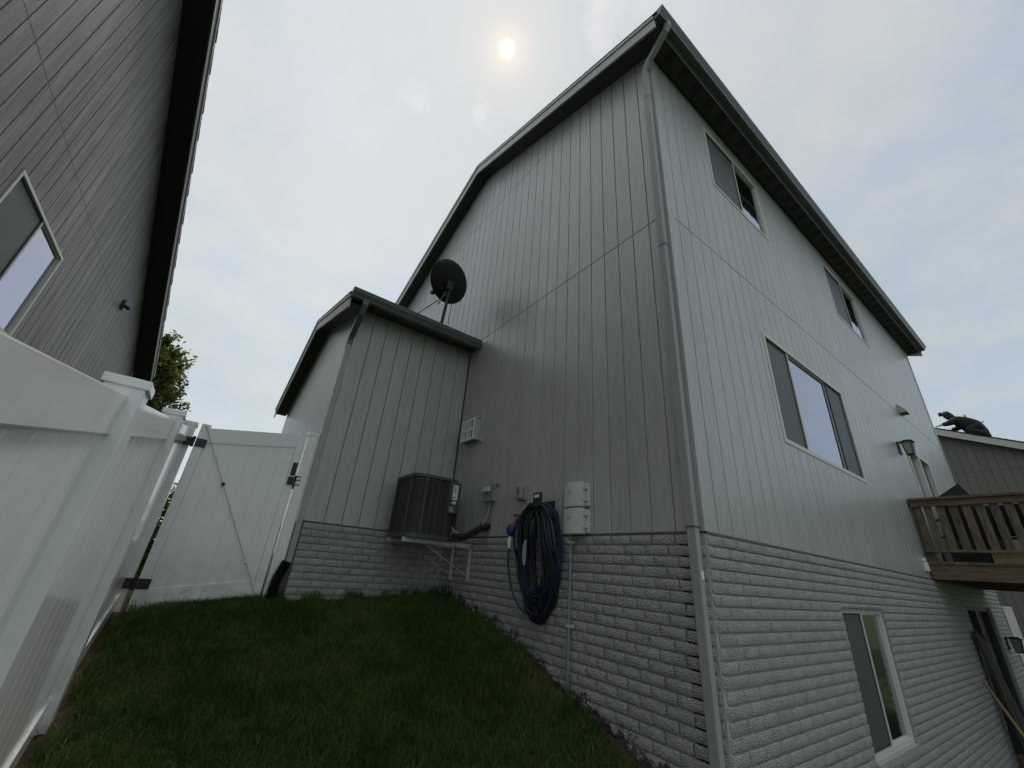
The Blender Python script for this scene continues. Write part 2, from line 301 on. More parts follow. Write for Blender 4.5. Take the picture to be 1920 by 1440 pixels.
# ------------------------------------------------------------------ object helpers
def tag(o, label=None, cat=None, group=None, kind=None):
    if label: o['label'] = label
    if cat: o['category'] = cat
    if group: o['group'] = group
    if kind: o['kind'] = kind
    return o
def empty(name, loc, label, cat, group=None):
    o = bpy.data.objects.new(name, None); COL.objects.link(o); o.location = loc
    o.empty_display_size = .2
    return tag(o, label, cat, group)
def attach(o, parent):
    """o has world coordinates; parent is an Empty (translation only) or a mesh part at the origin"""
    if parent is None: return o
    o.parent = parent
    if parent.type == 'EMPTY': o.matrix_parent_inverse = Matrix.Translation(-Vector(parent.location))
    return o
class MB:
    def __init__(s): s.v = []; s.f = []
    def add(s, vs, fs):
        k = len(s.v); s.v += [tuple(v) for v in vs]; s.f += [tuple(i+k for i in f) for f in fs]; return s
    def box(s, a, b):
        x0, y0, z0 = (min(a[i], b[i]) for i in range(3)); x1, y1, z1 = (max(a[i], b[i]) for i in range(3))
        return s.add([(x0,y0,z0),(x1,y0,z0),(x1,y1,z0),(x0,y1,z0),(x0,y0,z1),(x1,y0,z1),(x1,y1,z1),(x0,y1,z1)],
              [(0,3,2,1),(4,5,6,7),(0,1,5,4),(1,2,6,5),(2,3,7,6),(3,0,4,7)])
    def cbox(s, a, b, c=.004):
        """box with chamfered edges: three overlapping slabs hulled"""
        x0, y0, z0 = (min(a[i], b[i]) for i in range(3)); x1, y1, z1 = (max(a[i], b[i]) for i in range(3))
        bm = bmesh.new()
        vs = [bm.verts.new(p) for p in [(x0,y0,z0),(x1,y0,z0),(x1,y1,z0),(x0,y1,z0),(x0,y0,z1),(x1,y0,z1),(x1,y1,z1),(x0,y1,z1)]]
        for f in [(0,3,2,1),(4,5,6,7),(0,1,5,4),(1,2,6,5),(2,3,7,6),(3,0,4,7)]: bm.faces.new([vs[i] for i in f])
        bmesh.ops.bevel(bm, geom=list(bm.edges), offset=c, segments=2, affect='EDGES', profile=.6)
        return s.bm(bm)
    def bm(s, bm):
        bm.verts.index_update()
        s.add([v.co[:] for v in bm.verts], [[v.index for v in f.verts] for f in bm.faces]); bm.free(); return s
    def prism(s, poly, off):
        n = len(poly); off = Vector(off)
        vs = [Vector(p) for p in poly] + [Vector(p)+off for p in poly]
        return s.add(vs, [tuple(range(n)), tuple(range(2*n-1, n-1, -1))] + [(i, (i+1) % n, (i+1) % n+n, i+n) for i in range(n)])
    def beam(s, a, b, w, h, up=(0, 0, 1)):
        a, b, up = Vector(a), Vector(b), Vector(up); t = (b-a).normalized(); sd = t.cross(up)
        if sd.length < 1e-4: sd = t.cross(Vector((1, 0, 0)))
        sd.normalize(); u = sd.cross(t)
        p = [a+sd*x*w/2+u*y*h/2 for x, y in ((-1,-1),(1,-1),(1,1),(-1,1))]
        return s.prism(p, b-a)
    def sweep(s, path, prof, up=(0, 0, 1), cap=True, closed=False):
        path = [Vector(p) for p in path]; up = Vector(up); n = len(path); k = len(s.v)
        prev = None
        for i, p in enumerate(path):
            if closed: a, b = path[i-1], path[(i+1) % n]
            else: a, b = path[max(i-1, 0)], path[min(i+1, n-1)]
            t = (b-a).normalized()
            if prev is None:
                sd = t.cross(up)
                if sd.length < 1e-3: sd = t.cross(Vector((1, 0, .01)))
                sd.normalize()
            else:
                sd = prev - t*prev.dot(t)
                if sd.length < 1e-4: sd = t.cross(up)
                sd.normalize()
            prev = sd; u = sd.cross(t)
            pr = prof(i) if callable(prof) else prof
            for (x, y) in pr: s.v.append(tuple(p+sd*x+u*y))
        m = len(pr)
        for i in range(n if closed else n-1):
            j = (i+1) % n
            for q in range(m): s.f.append((k+i*m+q, k+i*m+(q+1) % m, k+j*m+(q+1) % m, k+j*m+q))
        if cap and not closed:
            s.f.append(tuple(k+q for q in range(m-1, -1, -1))); s.f.append(tuple(k+(n-1)*m+q for q in range(m)))
        return s
    def tube(s, path, r, n=8, **kw):
        c = [(math.cos(2*math.pi*i/n), math.sin(2*math.pi*i/n)) for i in range(n)]
        if callable(r): return s.sweep(path, lambda i: [(x*r(i), y*r(i)) for x, y in c], **kw)
        return s.sweep(path, [(x*r, y*r) for x, y in c], **kw)
    def build(s, name, m, parent=None, smooth=False, recalc=True):
        me = bpy.data.meshes.new(name); me.from_pydata(s.v, [], s.f); me.materials.append(M[m] if isinstance(m, str) else m)
        if recalc:
            bm = bmesh.new(); bm.from_mesh(me); bmesh.ops.recalc_face_normals(bm, faces=bm.faces); bm.to_mesh(me); bm.free()
        if smooth:
            me.polygons.foreach_set('use_smooth', [True]*len(me.polygons))
            me.set_sharp_from_angle(angle=R(40))
        o = bpy.data.objects.new(name, me); COL.objects.link(o)
        return attach(o, parent)
def RECT(w, h): return [(-w/2, -h/2), (w/2, -h/2), (w/2, h/2), (-w/2, h/2)]
class Frame:
    """a wall plane: s runs along it, z up, d outward"""
    def __init__(f, o, s, n): f.o, f.s, f.n = o, s, n
    def p(f, s, z, d=0.0): return Vector((f.o[0]+f.s[0]*s+f.n[0]*d, f.o[1]+f.s[1]*s+f.n[1]*d, z))
    def box(f, mb, s0, s1, z0, z1, d0, d1):
        a, b = f.p(s0, z0, d0), f.p(s1, z1, d1); return mb.box(a, b)
    def cbox(f, mb, s0, s1, z0, z1, d0, d1, c=.004):
        a, b = f.p(s0, z0, d0), f.p(s1, z1, d1); return mb.cbox(a, b, c)
G = 0.2032

# ------------------------------------------------------------------ ground
GX = [-150, -12, -5, -3.8, -3.57, -2.75, -1.79, -1.3, -.9, -.59, 0, 1.6, 4, 8, 150]
GZ = [-.55, -.55, -.60, -.67, -.69, -.81, -1.03, -1.22, -1.37, -1.46, -1.58, -1.75, -2.2, -2.5, -2.6]
def height(x, y):
    x = np.asarray(x, float); y = np.asarray(y, float)
    g = np.interp(x, GX, GZ); s = np.interp(x, [-5, -3.9, -2.25, 0, 3, 6], [.09, .088, .135, .135, .1, 0])
    h = g+s*np.clip(y, -4.2, 0)
    k = np.clip(y/2.2, 0, 1); k = k*k*(3-2*k); kx = np.clip((x+1.0)/1.0, 0, 1)
    low = np.minimum(h, -2.42)
    h = h*(1-k*kx)+low*k*kx
    near = np.exp(-((x+1)**2+(y+2)**2)/60)
    return h+near*(.012*np.sin(x*5.1+y*2.3)+.010*np.sin(y*6.3-x*1.7))
def hz(x, y): return float(height(x, y))
xs = np.concatenate([[-150, -80, -45, -28, -20], np.arange(-16, -5, .5), np.arange(-5, 4, .1), np.arange(4, 12, .5), [14, 18, 26, 40, 80, 150]])
ys = np.concatenate([[-150, -80, -40, -22, -14, -10], np.arange(-8, -4, .5), np.arange(-4, 3.5, .1), np.arange(3.5, 20, .5), [22, 28, 40, 80, 150]])
X, Y = np.meshgrid(xs, ys); Z = height(X, Y)
nx, ny = len(xs), len(ys)
me = bpy.data.meshes.new('ground')
me.from_pydata(np.stack([X.ravel(), Y.ravel(), Z.ravel()], 1).tolist(), [],
               [(j*nx+i, j*nx+i+1, (j+1)*nx+i+1, (j+1)*nx+i) for j in range(ny-1) for i in range(nx-1)])
me.materials.append(M['ground']); me.polygons.foreach_set('use_smooth', [True]*len(me.polygons))
ground = bpy.data.objects.new('ground', me); COL.objects.link(ground); tag(ground, kind='structure')

# ------------------------------------------------------------------ walls: boards, backing, bricks
def cut(a, b, z0, z1, openings):
    """rectangles of [a,b]x[z0,z1] outside the openings"""
    ss = sorted({a, b} | {v for o in openings for v in o[:2] if a < v < b}); out = []
    for s0, s1 in zip(ss, ss[1:]):
        if s1-s0 < .004: continue
        mid = (s0+s1)/2; iv = [(z0, z1)]
        for (oa, ob, oz0, oz1) in openings:
            if oa < mid < ob:
                nw = []
                for (p, q) in iv:
                    if oz1 <= p or oz0 >= q: nw.append((p, q)); continue
                    if oz0 > p: nw.append((p, oz0))
                    if oz1 < q: nw.append((oz1, q))
                iv = nw
        out += [(s0, s1, p, q) for p, q in iv if q-p > .006]
    return out
BOARD_CACHE = {}
def siding(fr, s0, s1, levels, top, openings, m, parent, off=0.0, T=.011, gap=.010, ridge=None, name='siding_board'):
    k0 = math.floor((s0-off)/G); k = k0; n = 0
    while off+k*G < s1:
        a, b = max(off+k*G+gap/2, s0), min(off+(k+1)*G-gap/2, s1); k += 1
        if b-a < .01: continue
        for (zl, zh) in levels:
            sp = [a, b] if not (ridge and a < ridge < b) else [a, ridge, b]
            for a1, b1 in zip(sp, sp[1:]):
                for (p, q, u, v) in cut(a1, b1, zl, zh, openings):
                    vt0, vt1 = min(v, top(p)), min(v, top(q))
                    if max(vt0, vt1) <= u+.01: continue
                    vt0, vt1 = max(vt0, u+.005), max(vt1, u+.005)
                    c = .003
                    ring = lambda i, d: [fr.p(p+i, u+i, d), fr.p(q-i, u+i, d), fr.p(q-i, vt1-i, d), fr.p(p+i, vt0-i, d)]
                    vs = ring(0, .0) + ring(0, T-c) + ring(c, T)
                    fs = [(8, 9, 10, 11)]
                    for r_ in (0, 4):
                        for i in range(4): fs.append((r_+i, r_+(i+1) % 4, r_+4+(i+1) % 4, r_+4+i))
                    MB().add(vs, fs).build(name, m, parent); n += 1
    return n
def backing(name, fr, s0, s1, z0, z1, openings, m, parent, d0=-.12, d1=0.0, gable=None):
    mb = MB()
    zs = sorted({z0, z1} | {v for o in openings for v in o[2:] if z0 < v < z1})
    for (a, b, p, q) in cut(s0, s1, z0, z1, openings):
        fr.box(mb, a, b, p, q, d0, d1)
    if gable:
        mb.prism([fr.p(s, z, d1) for s, z in gable], fr.p(0, 0, d0)-fr.p(0, 0, d1))
    return mb.build(name, m, parent)

BL, BH, BJ, BV = .2032, .0752, .011, .0075
def brick_mesh(i):
    r = random.Random(100+i); l, h, T = BL-BV, BH-BJ, .020
    xs_ = [0, .006, l*.3, l*.62, l-.006, l]; zs_ = [0, .006, h*.5, h-.006, h]
    v = []; 
    for zi, z in enumerate(zs_):
        for xi, x in enumerate(xs_):
            edge = zi in (0, 4) or xi in (0, 5)
            d = T-.004 if edge else T+r.uniform(-.0012, .0018)
            jx = r.uniform(-.002, .002) if not edge else r.uniform(-.0012, .0012)
            v.append((x+jx-l/2, -d, z-h/2+(r.uniform(-.0012, .0012))))
    nx_ = 6; f = [(j*nx_+i_, j*nx_+i_+1, (j+1)*nx_+i_+1, (j+1)*nx_+i_) for j in range(4) for i_ in range(5)]
    k = len(v); v += [(-l/2, .004, -h/2), (l/2, .004, -h/2), (l/2, .004, h/2), (-l/2, .004, h/2)]
    f += [(k, k+1, 5, 4, 3, 2, 1, 0), (k+1, k+2, 29, 23, 17, 11, 5), (k+2, k+3, 24, 25, 26, 27, 28, 29), (k+3, k, 0, 6, 12, 18, 24)]
    me = bpy.data.meshes.new('brick'); me.from_pydata(v, [], f); me.materials.append(M['brick'])
    bm = bmesh.new(); bm.from_mesh(me); bmesh.ops.recalc_face_normals(bm, faces=bm.faces); bm.to_mesh(me); bm.free()
    me.polygons.foreach_set('use_smooth', [i_ < 20 for i_ in range(len(me.polygons))])
    return me
BRICKS = [brick_mesh(i) for i in range(12)]
BRICK_LIST = []      # (size on photo, parent part, location, rotation, x scale, mesh)
def bricks(fr, rot, s0, s1, ztop, zbot, openings, part, soldier=None):
    c = 0; z = ztop
    rr = random.Random(int(s1*100))
    while z-BH > zbot-.05:
        off = (c % 2)*BL*.5+rr.uniform(-.02, .02); s = s0-off; pend = False
        while s < s1:
            a, b = max(s+BV/2, s0), min(s+BL-BV/2, s1); s += BL
            if b-a < .07 and a <= s0+.001: pend = True; continue
            if pend: a = s0; pend = False
            if b < s1 and s1-b < .08: b = s1; s = s1+1
            if b-a < .025: continue
            for (p, q, u, v) in cut(a, b, z-BH+BJ/2, z-BJ/2, openings):
                if v-u < .02 or q-p < .02: continue
                m_ = fr.p((p+q)/2, (u+v)/2, 0)
                if (u+v)/2 < hz(m_.x+fr.n[0]*.05, m_.y+fr.n[1]*.05)-.09: continue
                sx, sz = (q-p)/(BL-BV), (v-u)/(BH-BJ)
                px, py, dd = project(m_)
                area = 0
                if dd > 0 and -20 < px < 1940 and -20 < py < 1460:
                    dv = np.array(m_)-CAM; ds = np.linalg.norm(dv)
                    area = (q-p)*(v-u)*abs(dv[0]*fr.n[0]+dv[1]*fr.n[1])/ds**3
                BRICK_LIST.append((area, part, m_, rot, sx, sz, rr.choice(BRICKS)))
        z -= BH; c += 1
def flush_bricks(limit=300):
    BRICK_LIST.sort(key=lambda b: -b[0])
    rest = {}
    for i, (ar, part, loc, rot, sx, sz, me_) in enumerate(BRICK_LIST):
        if i < limit:
            o = bpy.data.objects.new('brick', me_); COL.objects.link(o)
            o.location = loc; o.rotation_euler = (0, 0, rot); o.scale = (sx, 1, sz); o.parent = part
        else: rest.setdefault(part.name, (part, []))[1].append((loc, rot, sx, sz, me_))
    for nm, (part, lst) in rest.items():
        mb = MB()
        for loc, rot, sx, sz, me_ in lst:
            c, s = math.cos(rot), math.sin(rot)
            mb.add([(loc.x+c*v.co.x*sx-s*v.co.y, loc.y+s*v.co.x*sx+c*v.co.y, loc.z+v.co.z*sz) for v in me_.vertices], [tuple(p.vertices) for p in me_.polygons])
        o = mb.build('bricks', 'brick', part, recalc=False); o['kind'] = 'stuff'
        o.data.polygons.foreach_set('use_smooth', [j % 24 < 20 for j in range(len(o.data.polygons))])

# ------------------------------------------------------------------ windows
def window(fr, sa, sb, za, zb, parent, sashes, label=None, fw=.045, proud=.018, depth=.075, back='room', recess=0.0, slats=True):
    """sashes: list of (from, to, kind) in 0..1 of the clear width; kind glass / screen"""
    mb = MB(); d0, d1 = -depth-recess, proud-recess
    for (a, b, p, q) in ((sa, sb, zb-fw, zb), (sa, sb, za, za+fw), (sa, sa+fw, za+fw, zb-fw), (sb-fw, sb, za+fw, zb-fw)):
        fr.cbox(mb, a, b, p, q, d0, d1, .004)
    w = mb.build('window', 'window_frame', parent)
    if label: w['label'] = label
    ca, cb = sa+fw, sb-fw; wd = cb-ca
    for i, (p, q, kind) in enumerate(sashes):
        a, b = ca+wd*p, ca+wd*q
        st = .016
        fm = MB(); dd = -.006-recess if kind == 'screen' else -.012-recess
        if i: fr.cbox(fm, a-.013, a+.013, za+fw, zb-fw, -.06-recess, .008-recess, .003)
        for (x0, x1, z0, z1) in ((a, b, zb-fw-st, zb-fw), (a, b, za+fw, za+fw+st), (a, a+st, za+fw+st, zb-fw-st), (b-st, b, za+fw+st, zb-fw-st)):
            fr.box(fm, x0+.001, x1-.001, z0+.001, z1-.001, dd-.015, dd+.004)
        fm.build('sash', 'window_frame' if kind == 'glass' else 'dark_metal', w)
        pm = MB(); fr.box(pm, a+st*.6, b-st*.6, za+fw+st*.6, zb-fw-st*.6, dd-.008, dd-.004)
        if kind == 'screen':
            fr_z = MB(); fr.box(fr_z, a+st*.6, b-st*.6, za+fw+st*.6, zb-fw-st*.6, dd-.004, dd-.002)
            fr_z.build('screen', 'screen', w)
        pm.build('pane', 'glass', w)
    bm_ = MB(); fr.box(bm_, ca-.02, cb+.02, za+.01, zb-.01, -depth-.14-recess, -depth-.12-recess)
    bm_.build('backdrop_sheet', back, w)  # flat added backdrop; its default near-black stands in for the unlit room
    return w

# ================================================================== MAIN HOUSE
LEN, WID = 11.03, 8.12
XE, YE = -3.80, -1.845
RIDGE_X, RIDGE_Z, SLOPE = -4.06, 7.62, 0.40
OVR = .28            # rake overhang
EAVE_Z = 5.79        # soffit height
house = empty('house', (0, 0, hz(0, 0)), 'two storey grey house with vertical siding over grey brick and satellite dish wing', 'house')
gable = Frame((0, 0), (-1, 0), (0, -1))
east = Frame((0, 0), (0, 1), (1, 0))
ext_e = Frame((XE, 0), (0, -1), (1, 0))
ext_s = Frame((XE, YE), (-1, 0), (0, -1))
def roof_under(x): return RIDGE_Z-.16-SLOPE*abs(x-RIDGE_X)
gtop = lambda s: roof_under(-s)+.02
wg = backing('gable_wall', gable, .0, WID, 0.0, 5.7, [], 'siding_back', house, gable=[(0, 5.7), (WID, 5.7), (WID, gtop(WID)), (-RIDGE_X, gtop(-RIDGE_X)), (0, gtop(0))])
siding(gable, .0, WID, [(.004, 3.050), (3.058, 6.100), (6.108, 9)], gtop, [], 'siding', wg, off=.2165-.0045-G, ridge=-RIDGE_X)
WIN1 = (1.15, 2.68, 4.37, 5.52); WIN2 = (5.25, 7.00, 4.28, 5.50); BIG = (1.71, 4.14, 1.055, 2.39)
DOOR = (7.12, 8.72, .25, 2.28); BASE = (2.18, 3.36, -1.565, -.43); BDOOR = (7.55, 9.75, -2.42, -.32)
we = backing('east_wall', east, .0, LEN, 0.0, 5.82, [WIN1, WIN2, BIG, DOOR], 'siding_back', house)
siding(east, .012, LEN, [(.004, 3.050), (3.058, 5.82)], lambda s: 9, [WIN1, WIN2, BIG, DOOR], 'siding', we, off=.1855-.0045)
# flashing strips under the siding and over the seams
for fr, a, b, z, pt in ((gable, 0, -XE, 0, wg), (east, 0, LEN, 0, we)):
    mb = MB(); fr.box(mb, a-(.004 if fr is gable else -.001), b, z-.012, z+.002, -.05, .016); mb.build('drip_edge', 'fascia_dark', pt)
for fr, a, b, z, pt in ((gable, 0.02, -XE+.3, 3.054, wg), (gable, .3, WID-.3, 6.104, wg), (east, .02, LEN, 3.054, we)):
    mb = MB(); fr.box(mb, a, b, z-.003, z+.003, 0, .0075); mb.build('seam_flashing', 'fascia_dark', pt)
# corner boards
mb = MB(); mb.box((-.062, -.022, .004), (.022, 0.0, 5.80)); mb.build('corner_board', 'siding', wg)
mb = MB(); mb.box((-.001, -.0215, .004), (.0215, .085, 5.78)); mb.build('corner_board', 'siding', we)
mb = MB(); mb.box((0, LEN-.08, .004), (.022, LEN+.022, 5.80)); mb.build('corner_board', 'siding', we)
# brick base
bg_ = backing('gable_brick_wall', gable, .001, -XE, -3.2, -.012, [], 'mortar', house, d0=-.2, d1=.0)
be_ = backing('east_brick_wall', east, .0, LEN, -3.2, -.0125, [BASE, BDOOR], 'mortar', house, d0=-.2, d1=.0)
bricks(gable, 0, -.002, -XE-.01, -.012, -2.2, [], bg_)
bricks(east, R(90), .0, LEN, -.012, -2.5, [(BASE[0]-.0, BASE[1], BASE[2]-.056, BASE[3]), BDOOR], be_)
mb = MB(); mb.box((-.03, -.012, -3.2), (.012, .03, -.0135)); mb.build('corner_mortar', 'mortar', be_)
# windows of the east wall
window(east, *WIN1, we, [(0, .53, 'screen'), (.53, 1, 'glass')])
window(east, *WIN2, we, [(0, .52, 'screen'), (.52, 1, 'glass')])
window(east, *BIG, we, [(0, .25, 'screen'), (.25, .76, 'glass'), (.76, 1, 'screen')], back='blind', fw=.05)
bw = [c_ for c_ in we.children if c_.name.startswith('window')][-1]
mb = MB()
for k_ in range(44):
    z_ = BIG[2]+.07+k_*.0275
    mb.add([east.p(BIG[0]+.07, z_, -.11), east.p(BIG[1]-.07, z_, -.11), east.p(BIG[1]-.07, z_+.016, -.128), east.p(BIG[0]+.07, z_+.016, -.128)], [(0, 1, 2, 3)])
mb.build('blind_slats', 'white', bw)['kind'] = 'stuff'
window(east, *BASE, be_, [(0, .5, 'screen'), (.5, 1, 'glass')], recess=.022, fw=.045)
# reveal and lintel of the basement window
mb = MB(); east.box(mb, BASE[0]-.0, BASE[1], BASE[2]-.055, BASE[2]-.002, -.1, .03); mb.build('sill', 'brick', be_)
mb = MB(); east.box(mb, BASE[0]+.001, BASE[1]-.001, BASE[3]-.03, BASE[3]-.001, -.1, .004); mb.build('lintel', 'brick', be_)
# deck door (sliding)
d = MB()
for (a, b, p, q) in ((DOOR[0], DOOR[1], DOOR[3]-.06, DOOR[3]), (DOOR[0], DOOR[0]+.06, DOOR[2], DOOR[3]-.06), (DOOR[1]-.06, DOOR[1], DOOR[2], DOOR[3]-.06), (DOOR[0]+.77, DOOR[0]+.84, DOOR[2], DOOR[3]-.06), (DOOR[0]+.06, DOOR[1]-.06, DOOR[2], DOOR[2]+.06)):
    east.cbox(d, a, b, p, q, -.09, .03)
door = d.build('sliding_door', 'window_frame', we)
for a, b, m_ in ((DOOR[0]+.06, DOOR[0]+.77, 'glass'), (DOOR[0]+.84, DOOR[1]-.06, 'screen')):
    d = MB(); east.box(d, a, b, DOOR[2]+.06, DOOR[3]-.06, -.05, -.044); d.build('pane', m_, door)
d = MB(); east.box(d, DOOR[0], DOOR[1], DOOR[2], DOOR[3], -.24, -.22); d.build('backdrop_sheet', 'room', door)  # added backdrop, painted dark as the unlit room
# basement door
d = MB()
for (a, b, p, q) in ((BDOOR[0], BDOOR[1], BDOOR[3]-.06, BDOOR[3]), (BDOOR[0], BDOOR[0]+.06, BDOOR[2], BDOOR[3]-.06), (BDOOR[1]-.06, BDOOR[1], BDOOR[2], BDOOR[3]-.06), (BDOOR[0]+1.05, BDOOR[0]+1.12, BDOOR[2], BDOOR[3]-.06)):
    east.cbox(d, a, b, p, q, -.12, -.03)
bdoor = d.build('sliding_door', 'dark_metal', be_)
d = MB(); east.box(d, BDOOR[0]+.06, BDOOR[1]-.06, BDOOR[2], BDOOR[3]-.06, -.085, -.08); d.build('pane', 'glass', bdoor)
d = MB(); east.box(d, BDOOR[0], BDOOR[1], BDOOR[2], BDOOR[3], -.24, -.22); d.build('backdrop_sheet', 'room', bdoor)  # dark added sheet instead of a basement interior
# other walls that close the box
for nm, a, b in (('north_wall', (-WID, LEN-.12, -2.6), (-.13, LEN-.001, 5.8)), ('west_wall', (-WID, .13, -1.2), (-WID+.12, LEN-.13, 5.8))):
    mb = MB(); mb.box(a, b); mb.build(nm, 'siding', house)
mb = MB(); mb.prism([(-.1, LEN-.01, 5.801), (-WID, LEN-.01, 5.801), (RIDGE_X, LEN-.01, RIDGE_Z-.2)], (0, -.1, 0)); mb.build('north_gable_wall', 'siding', house)

def gable_roof(parent, rx, rz, sl, xe, xw, y0, y1, th=.035, shingle='shingle', rake=('fascia', .19), ovr=.28, rake_y=True, back=True):
    """ridge along y at rx; eaves at xe (east, +x) and xw"""
    roof = None
    for nm, xo in (('roof', xe), ('roof', xw)):
        sgn = 1 if xo > rx else -1
        zo = rz-sl*abs(xo-rx)
        mb = MB(); mb.prism([(rx, y0, rz), (xo, y0, zo), (xo, y0, zo-th), (rx, y0, rz-th)], (0, y1-y0, 0))
        r = mb.build(nm, 'soffit', parent)
        # shingle courses, stepped
        run = abs(xo-rx)+.03; nst = max(3, int(run/.14))
        mb = MB()
        for k in range(nst):
            a, b = run*k/nst, run*(k+1)/nst+.01
            x0_, x1_ = rx+sgn*a, rx+sgn*b
            z0_, z1_ = rz-sl*a+.004, rz-sl*b+.012
            mb.prism([(x0_, y0-.025, z0_), (x1_, y0-.025, z1_), (x1_, y0-.025, z1_-.009), (x0_, y0-.025, z0_-.003)], (0, y1-y0+.05, 0))
        o = mb.build('shingles', shingle, r); o['kind'] = 'stuff'
        # rake fascia on the near and far edge
        hgt = rake[1]
        for (yy, sg) in ((y0, -1), (y1, 1)) if back else ((y0, -1),):
            mb = MB(); t0 = .0
            x1_ = xo-sgn*.01
            mb.prism([(rx, yy+sg*.0005, rz-th-.001), (x1_, yy+sg*.0005, rz-th-.001-sl*abs(x1_-rx)), (x1_, yy+sg*.0005, rz-th-hgt-sl*abs(x1_-rx)), (rx, yy+sg*.0005, rz-th-hgt)], (0, -sg*.022, 0))
            f = mb.build('rake_fascia', rake[0], r)
            mb = MB()
            mb.prism([(rx, yy+sg*.018, rz-.004), (x1_, yy+sg*.018, rz-.004-sl*abs(x1_-rx)), (x1_, yy+sg*.018, rz-.058-sl*abs(x1_-rx)), (rx, yy+sg*.018, rz-.058)], (0, -sg*.0165, 0))
            mb.build('rake_trim', rake[0], f)
        if sgn > 0: roof = r
    return roof
gutter_prof = [(0, 0), (0, -.125), (.075, -.125), (.085, -.10), (.118, -.05), (.118, -.028), (.125, -.02), (.125, 0), (.117, 0), (.117, -.018), (.11, -.045), (.078, -.095), (.07, -.118), (.006, -.118), (.006, 0)]
def gutter(parent, x, z, y0, y1, sgn=1, sc=.92):
    mb = MB(); mb.prism([(x+sgn*a*sc, y0, z+b) for a, b in gutter_prof], (0, y1-y0, 0))
    for yy in (y0-.001, y1-.002): mb.prism([(x+sgn*a*sc, yy, z+b) for a, b in gutter_prof[:8]], (0, .003, 0))
    return mb.build('gutter', 'gutter', parent)
XF = .285
rf = gable_roof(house, RIDGE_X, RIDGE_Z, SLOPE, XF, 2*RIDGE_X-XF, -OVR, LEN+OVR)
ZE = RIDGE_Z-SLOPE*(XF-RIDGE_X)
# east fascia, soffit with vents, gutter
mb = MB(); mb.box((XF-.022, -OVR+.023, EAVE_Z-.02), (XF, LEN+OVR-.023, ZE-.036)); mb.build('eave_fascia', 'fascia_dark', rf)
mb = MB(); mb.box((.0225, -OVR+.024, EAVE_Z), (XF-.024, LEN+OVR-.024, EAVE_Z+.01))
sf = mb.build('soffit', 'soffit', rf)
k = 0
while .19+k*.305 < LEN+.1:
    yv = .19+k*.305; k += 1
    mb = MB(); mb.tube([(.17, yv, EAVE_Z-.003), (.17, yv, EAVE_Z+.001)], .075, 14); mb.build('soffit_vent', 'soffit_vent', sf)
mb = MB(); mb.box((.245, -OVR+.03, EAVE_Z-.012), (.262, LEN+OVR-.03, EAVE_Z-.001)); mb.build('soffit_trim', 'fascia', sf)
# rake soffits
for sgn in (1, -1):
    xo = XF-.03 if sgn > 0 else 2*RIDGE_X-XF+.03
    za, zo_ = RIDGE_Z-.165, RIDGE_Z-.165-SLOPE*abs(xo-RIDGE_X)
    mb = MB(); mb.prism([(RIDGE_X, -OVR+.023, za), (xo, -OVR+.023, zo_), (xo, -OVR+.023, zo_-.01), (RIDGE_X, -OVR+.023, za-.01)], (0, OVR-.033, 0)); mb.build('rake_soffit', 'soffit', rf)
# boxed eave return at the corner
mb = MB(); mb.prism([(.05, -OVR+.024, EAVE_Z-.02), (XF-.03, -OVR+.024, EAVE_Z-.02), (XF-.03, -OVR+.024, ZE-.05), (.05, -OVR+.024, ZE+.03)], (0, .018, 0)); mb.build('eave_return', 'fascia', rf)
gut = gutter(rf, XF+.002, 5.93, -OVR-.005, LEN+OVR)
# corner downspout
DSX, DSY = -.045, -.058
path = [(XF+.065, -.125, 5.83), (XF+.065, -.125, 5.77), (XF+.03, -.12, 5.72), (.03, -.075, 5.56), (DSX, DSY, 5.48), (DSX, DSY, 5.40), (DSX, DSY, -1.9)]
ds = MB(); ds.sweep(path[:6], RECT(.05, .066), up=(0, 1, 0)); dso = ds.build('downspout', 'downspout', house)
for z0, z1, e in ((5.42, 4.92, .0), (4.94, 2.60, -.001), (2.62, .02, .001), (.04, -2.0, .003)):
    mb = MB(); mb.cbox((DSX-.036+e, DSY-.030+e, z1), (DSX+.036-e, DSY+.030-e, z0), .006)
    for q in range(-2, 3): mb.box((DSX+q*.013-.002, DSY-.0325+e, z1+.02), (DSX+q*.013+.002, DSY-.028, z0-.02))
    mb.build('downspout_length', 'downspout', dso)
for zz_ in (4.93, 2.61, .03):
    mb = MB(); mb.box((DSX-.0385, DSY-.0335, zz_-.006), (DSX+.0385, DSY+.031, zz_+.004)); mb.build('downspout_joint', 'gutter', dso)
mb = MB(); mb.box((DSX+.0362, DSY-.018, -.305), (DSX+.0372, DSY+.014, -.255)); mb.build('paint_chip', 'white', dso)

# ------------------------------------------------------------------ wing with the dish
EX_W = -9.35; ER_X, ER_Z, ESL = -6.45, 3.93, .33
EW = XE-EX_W
estop = lambda s: ER_Z-.13-ESL*abs((XE-s)-ER_X)
wee = backing('wing_east_wall', ext_e, .0, -YE, 0.0, 2.95, [], 'siding_back', house, d0=-.1)
siding(ext_e, .03, -YE-.02, [(.004, 2.95)], lambda s: 9, [], 'siding', wee, off=.02)
wes = backing('wing_south_wall', ext_s, .10, EW, -1.2, 2.8, [], 'siding_back', house, d0=-.1,
              gable=[(0, 2.8), (EW, 2.8), (EW, estop(EW)), (XE-ER_X, estop(XE-ER_X)), (0, estop(0))])
siding(ext_s, .0, EW, [(.004, 3.05), (3.058, 5)], estop, [], 'siding', wes, off=.01, ridge=XE-ER_X)
mb = MB(); mb.box((EX_W, YE+.11, -1.2), (EX_W+.1, 0, 2.8)); mb.build('wing_west_wall', 'siding', house)
mb = MB(); mb.box((XE-.001, YE-.022, .004), (XE+.022, YE+.075, 2.95)); mb.build('corner_board', 'siding', wee)
